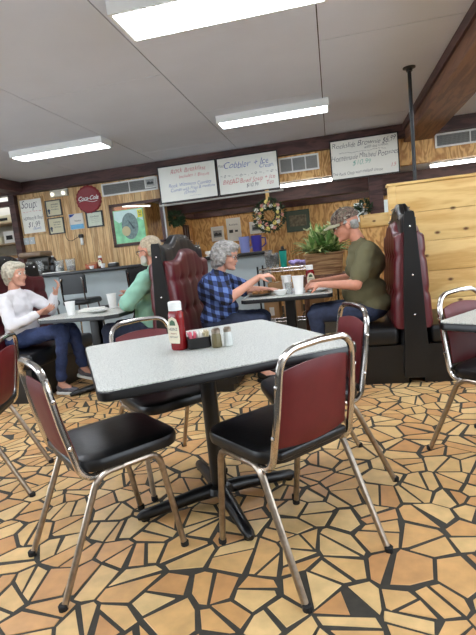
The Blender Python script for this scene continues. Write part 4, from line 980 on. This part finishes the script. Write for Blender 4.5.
def hand_shape(mb, wrist, fwd, palm, curl, side=1, s=1.0, thumb=True):
    """fwd: direction of the fingers; palm: direction the palm faces; side: +1 thumb on the fwd x palm side"""
    F = V(fwd).normalized(); Pn = V(palm); Pn = (Pn-F*Pn.dot(F)).normalized(); S = F.cross(Pn)*side; W = V(wrist)
    for k in range(4):
        o = S*(.027-.018*k)*s; caps(mb, W+F*.01*s+o*.6, W+F*.085*s+o, .014*s, .0115*s, 8)
    for k, (l, c) in enumerate(((.068, .8), (.078, 1), (.072, 1.05), (.056, 1.1))):
        o = S*(.029-.019*k)*s; p = W+F*(.088-.004*abs(k-1))*s+o; a = 0
        for seg, r in ((.45, .0088), (.32, .008), (.25, .0072)):
            a += curl*c; d = F*cos(a)+Pn*sin(a)+S*(.06-.04*k); q = p+d.normalized()*l*seg*s; caps(mb, p, q, r*s, r*.93*s, 8); p = q
    p = W+F*.02*s+S*.026*s; d = (F*.6+S*.75+Pn*.35).normalized(); q = p+d*.042*s; caps(mb, p, q, .0125*s, .0105*s, 8); d = (F*.85+S*.2+Pn*(.4+curl*.4)).normalized(); caps(mb, q, q+d*.034*s, .0105*s, .0085*s, 8)
def person(label, loc, facing, J):
    """J: joints in the local frame, +X forward, +Y left, Z up; every person is seated"""
    t = thing('person', label, 'person', loc, 0 if facing > 0 else pi)
    sk = MB(); hc = V(J['head']); hf = V(J['look']); H = Matrix.Translation(hc) @ frame(hf, J.get('headup', (0, 0, 1))); hs = J.get('hs', 1)
    head_shape(sk, H, hs); nk = V(J['neck']); caps(sk, nk, H @ V((-.03, 0, -.05)), .056, .053)
    pel = V(J['hips']); ch = V(J['chest'])
    caps(sk, pel, ch, .1, .1); caps(sk, ch, nk, .09, .05)
    A = J['arms']; G = J['legs']; fat = J.get('fat', 1)
    for q, (sh, el, wr, fd, pn, curl) in zip((1, -1), A):
        caps(sk, ch+(nk-ch)*.6, sh, .05, .045); caps(sk, sh, el, .042*fat, .038*fat); caps(sk, el, wr, .039*fat, .026); caps(sk, wr, V(wr)+V(fd).normalized()*.02, .026, .024)
        hand_shape(sk, wr, fd, pn, curl, side=(1 if q > 0 else -1)*J.get('thumb', 1), s=J.get('hand', 1))
    for hp, kn, an, td in G:
        caps(sk, hp, kn, .06, .042); caps(sk, kn, an, .04, .034); caps(sk, an, V(an)+V(td)*.1+V((0, 0, -.05)), .035, .03)
    organic('body', sk, J['skin'], t, .0065, 3, .5)
    # shirt
    s_ = MB(); bel = V(J['belly']); r = J['girth']
    def ell(c, rr, n_=3): s_.sphere(c, rr, n_)
    ell(pel+V((0.0, 0, .03)), (r[0]*.95, r[1], .12)); ell(bel, (r[0], r[1], .16)); ell(ch, (r[2], r[3], .17)); ell(ch+(nk-ch)*.55, (r[2]*.72, r[3]*.85, .09)); caps(s_, nk-V((0, 0, .03)), nk+V((-.0, 0, .0)), .07, .062)
    for (sh, el, wr, fd, pn, curl) in A:
        sh, el, wr = V(sh), V(el), V(wr); sl = J['sleeve']; caps(s_, ch+(nk-ch)*.65, sh, .07, .068)
        if sl <= 1: caps(s_, sh, sh+(el-sh)*sl, .066*fat, (.062-.01*sl)*fat*J.get('cuff', 1))
        else: caps(s_, sh, el, .066*fat, .057*fat); caps(s_, el, el+(wr-el)*(sl-1), .057*fat, .042*fat)
    def wr_fn(v): return J.get('fold', .006)*(noise.noise(V((v.x*7, v.y*7, v.z*16)))+.6*noise.noise(v*22))
    organic(J['top_name'], s_, J['shirt'], t, .012, 5, .5, fn=wr_fn)
    p_ = MB(); p_.sphere(pel, (.15, r[1]*.98, .11), 3)
    for hp, kn, an, td in G:
        hp, kn, an = V(hp), V(kn), V(an); caps(p_, hp, kn, .088*J.get('leg', 1), .066); caps(p_, kn, kn+(an-kn)*.88, .064, .05)
    organic(J['pants_name'], p_, J['pants'], t, .012, 4, .5, fn=wr_fn)
    for hp, kn, an, td in G:
        an = V(an); d = V(td).normalized(); b = MB(); sole = an+V((0, 0, -.062)) if d.z > -.3 else an+V((0, 0, -.06))
        fr = frame(d, (0, 0, 1)); Mx = Matrix.Translation(an) @ fr
        def put(c, r_): q = bmesh.new(); bmesh.ops.create_icosphere(q, subdivisions=3, radius=1); b.bm(q, Mx @ Matrix.Translation(c) @ Matrix.Diagonal((*r_, 1)))
        put((-.01, 0, -.03), (.05, .037, .045)); put((.06, 0, -.045), (.07, .04, .03)); put((.13, 0, -.05), (.055, .042, .025))
        sh_ = organic('shoe', b, J['shoe'], t, .007, 3)
        b = MB(); 
        pr_ = [(x, y) for x, y in rrect(.25, .082, .038, 5, .063, 0)]; vs = []
        b.layers(pr_, [(.003, -.088), (0, -.084), (0, -.066), (.004, -.063)]); b.v = [tuple(Mx @ V(v)) for v in b.v]; b.build('sole', J['sole'], sh_)
    # face
    HH = H @ Matrix.Scale(hs, 4)
    for q in (-1, 1):
        b = MB(); b.sphere(HH @ V((.079, q*.03, .012)), .0125, 2); e = b.build('eye', mat('eye_white', (222, 216, 208), .3), t)
        b = MB(); b.sphere(HH @ V((.0885, q*.031, .012)), .0058, 2); b.build('iris', mat('iris', (60, 66, 70), .2), e)
        b = MB(); b.tube([HH @ V((.09, q*.014, .03)), HH @ V((.088, q*.032, .036)), HH @ V((.076, q*.052, .031))], .0036, 6); b.build('eyebrow', J['hair'], t)
    b = MB(); b.tube([HH @ V((.079, -.022, -.052)), HH @ V((.093, -.008, -.05)), HH @ V((.095, 0, -.0515)), HH @ V((.093, .008, -.05)), HH @ V((.079, .022, -.052))], .0045, 8, taper=[.002, .0045, .005, .0045, .002]); b.build('lips', mat('lips', (176, 104, 96), .5), t)
    if J.get('glasses'):
        g_ = mat('dark_frame', (36, 32, 34), .35); b = MB()
        for q in (-1, 1):
            b.tube([HH @ V((.098+.0*a, q*.032+.021*cos(a*pi/8), .008+.018*sin(a*pi/8))) for a in range(16)], .0022, 5, closed=True)
            b.tube([HH @ V((.096, q*.052, .014)), HH @ V((.04, q*.079, .016)), HH @ V((-.01, q*.083, .012)), HH @ V((-.022, q*.082, -.008))], J.get('temple', .0022), 5)
        b.tube([HH @ V((.098, -.011, .012)), HH @ V((.098, .011, .012))], .0022, 5); b.build('glasses', g_, t)
    J['hairfn'](HH, t)
    return t
def hair(blobs, m_, vox=.008, disp=.006, ds=30, name='hair'):
    def f(H, t):
        b = MB()
        for c, r in blobs:
            q = bmesh.new(); bmesh.ops.create_icosphere(q, subdivisions=3, radius=1); b.bm(q, H @ Matrix.Translation(c) @ Matrix.Diagonal((*r, 1)))
        organic(name, b, m_, t, vox, 2, .5, disp=disp, dscale=ds)
    return f
# woman in white, left booth
person('woman in white sweatshirt with short silver hair, legs crossed, raising one hand', (-2.97, 4.0, 0), 1, dict(
    head=(.0, 0, 1.165), look=(1, -.12, -.05), neck=(-.04, 0, 1.01), chest=(-.05, 0, .86), belly=(-.02, 0, .68), hips=(-.04, 0, .56), girth=(.145, .175, .13, .17),
    arms=(((-.03, .17, .95), (.22, .15, .80), (.32, .10, .95), (.55, .0, .8), (-.5, -.3, .5), .55),
          ((-.05, -.175, .945), (.06, -.25, .70), (.24, -.08, .79), (1, .45, .3), (0, .6, .6), .35)),
    legs=(((-.02, .09, .55), (.47, .06, .59), (.53, .06, .205), (1, 0, -.25)), ((-.02, -.09, .55), (.46, -.09, .62), (.36, -.09, .095), (1, -.15, -.0))),
    sleeve=1.86, skin=M['skin'], shirt=M['sweat'], top_name='sweatshirt', pants=M['denim'], pants_name='jeans', shoe=mat('grey_knit', (96, 92, 98), .85, var=.2, scale=60), sole=M['white'], hair=M['blonde'], fold=.015,
    hairfn=hair([((-.028, 0, .05), (.102, .094, .085)), ((-.055, 0, .0), (.078, .09, .09)), ((-.07, 0, -.05), (.05, .07, .06)), ((.045, 0, .085), (.055, .07, .04)), ((.0, .075, .02), (.045, .022, .05)), ((.0, -.075, .02), (.045, .022, .05))], M['blonde'])))
# man in mint shirt, middle booth left side
person('man with sandy grey hair in a mint green shirt, arms folded on table', (-1.66, 4.08, 0), -1, dict(
    head=(-.03, 0, 1.245), look=(1, -.25, -.1), neck=(-.06, 0, 1.09), chest=(-.05, 0, .92), belly=(.01, 0, .70), hips=(-.02, 0, .57), girth=(.16, .19, .145, .2), hs=1.05, fat=1.3,
    arms=(((-.05, .2, 1.01), (.13, .25, .815), (.26, .04, .81), (.3, -1, .0), (0, 0, -1), .2), ((-.05, -.2, 1.01), (.17, -.22, .815), (.24, -.03, .86), (-.1, .8, .6), (0, .3, -1), .4)),
    legs=(((0, .1, .56), (.42, .12, .57), (.40, .12, .095), (1, 0, 0)), ((0, -.1, .56), (.42, -.12, .57), (.40, -.12, .095), (1, 0, 0))),
    sleeve=1.3, skin=M['skin2'], shirt=M['mint'], top_name='shirt', pants=M['denim2'], pants_name='jeans', shoe=M['black'], sole=M['rubber'], hair=M['sandy'], glasses=True, temple=.004, fold=.013,
    hairfn=lambda H, t: (hair([((-.03, 0, .06), (.097, .084, .075)), ((-.06, 0, .01), (.065, .082, .08)), ((-.075, 0, -.03), (.035, .06, .05))], M['sandy'], disp=.004)(H, t), hair([((.055, 0, -.08), (.045, .05, .035)), ((.03, .055, -.06), (.035, .015, .04)), ((.03, -.055, -.06), (.035, .015, .04))], mat('grey_beard', (196, 188, 176), .8), name='beard', disp=.003)(H, t))))
# woman in plaid, middle booth right side
person('grey curly haired woman in blue plaid shirt, lifting a hand over her plate', (-1.06, 4.1, 0), 1, dict(
    head=(.135, 0, 1.125), look=(1, -.15, -.25), headup=(-.1, 0, 1), neck=(.05, 0, 1.0), chest=(-.0, 0, .84), belly=(.03, 0, .66), hips=(-.01, 0, .57), girth=(.16, .21, .155, .2), fat=1.2,
    arms=(((.02, .2, .93), (.24, .22, .80), (.42, .12, .80), (1, -.3, 0), (0, 0, -1), .3), ((.03, -.2, .925), (.17, -.25, .775), (.43, -.14, .93), (1, .1, .1), (-.1, .3, -1), .55)),
    legs=(((0, .1, .56), (.4, .1, .56), (.38, .1, .095), (1, 0, 0)), ((0, -.1, .56), (.4, -.1, .56), (.38, -.1, .095), (1, 0, 0))),
    sleeve=.85, cuff=1.25, skin=M['skin'], shirt=M['plaid'], top_name='shirt', pants=M['denim2'], pants_name='trousers', shoe=M['black'], sole=M['rubber'], hair=M['grey_hair'], glasses=True, fold=.01,
    hairfn=hair([((-.02, 0, .065), (.112, .1, .082)), ((-.065, 0, .0), (.08, .1, .09)), ((-.07, 0, -.065), (.06, .088, .07)), ((-.02, .085, -.01), (.05, .03, .07)), ((-.02, -.085, -.01), (.05, .03, .07)), ((.06, 0, .1), (.045, .065, .03)), ((-.1, 0, .04), (.05, .07, .05))], M['grey_hair'], disp=.013, ds=34)))
# man in cap
def cap_hair(H, t):
    hair([((-.045, 0, .0), (.058, .077, .046)), ((-.055, 0, -.03), (.042, .062, .03)), ((.0, .072, .02), (.022, .012, .025)), ((.0, -.072, .02), (.022, .012, .025))], mat('silver_hair', (156, 156, 150), .7, var=.3, scale=60), disp=.004)(H, t)
    b = MB(); q = bmesh.new(); bmesh.ops.create_icosphere(q, subdivisions=4, radius=1)
    for v in q.verts:
        if v.co.z < -.12: v.co.z = -.12
    b.bm(q, H @ Matrix.Translation((-.01, 0, .052)) @ Matrix.Diagonal((.114, .092, .094, 1))); c = b.build('cap', M['camo'], t, smooth=60)
    b = MB(); vs = []; n = 12
    for k in range(n+1):
        a = -1.15+2.3*k/n
        for rr, zz in ((.098, .052), (.14, .05), (.185, .036)):
            l = 1 if rr < .1 else (1.0*cos(a*.75))**.5
            vs.append(H @ V((-.005+rr*cos(a)*l, rr*sin(a)*.62, zz-.02*abs(sin(a))**2)))
    m0 = len(vs); vs += [v+(H.to_3x3() @ V((0, 0, -.005))) for v in vs]
    fs = []
    for k in range(n):
        for j in range(2): a = k*3+j; fs += [(a, a+1, a+4, a+3), (a+m0, a+3+m0, a+4+m0, a+1+m0)]
        fs.append((k*3+2, k*3+2+m0, k*3+5+m0, k*3+5))
    b.add(vs, fs); b.build('brim', mat('khaki_cloth', (142, 136, 112), .9, var=.25, scale=30), c, smooth=60)
    b = MB(); b.sphere(H @ V((-.01, 0, .146)), .008, 2); b.build('button', M['camo'], c)
person('man in camouflage cap and olive t-shirt, both hands together on the table', (.26, 4.12, 0), -1, dict(
    head=(.14, 0, 1.28), look=(1, .05, -.32), headup=(.3, 0, 1), neck=(.045, 0, 1.145), chest=(.0, 0, .96), belly=(.03, 0, .72), hips=(-.02, 0, .58), girth=(.185, .2, .16, .21), hs=1.06, fat=1.2, hand=1.08,
    arms=(((-.0, .2, 1.065), (.10, .25, .80), (.385, .09, .815), (1, -.45, -.05), (0, -.5, -.8), .5), ((.0, -.2, 1.065), (.14, -.24, .82), (.39, -.06, .83), (1, .4, .0), (0, .5, -.8), .5)),
    legs=(((0, .11, .56), (.45, .12, .575), (.42, .12, .095), (1, 0, 0)), ((0, -.11, .56), (.45, -.11, .575), (.42, -.11, .095), (1, 0, 0))), leg=1.12,
    sleeve=.72, cuff=1.12, skin=M['skin2'], shirt=M['olive'], top_name='t_shirt', pants=M['denim2'], pants_name='jeans', shoe=M['black'], sole=M['rubber'], hair=M['grey_hair'], glasses=True, fold=.009,
    hairfn=cap_hair))
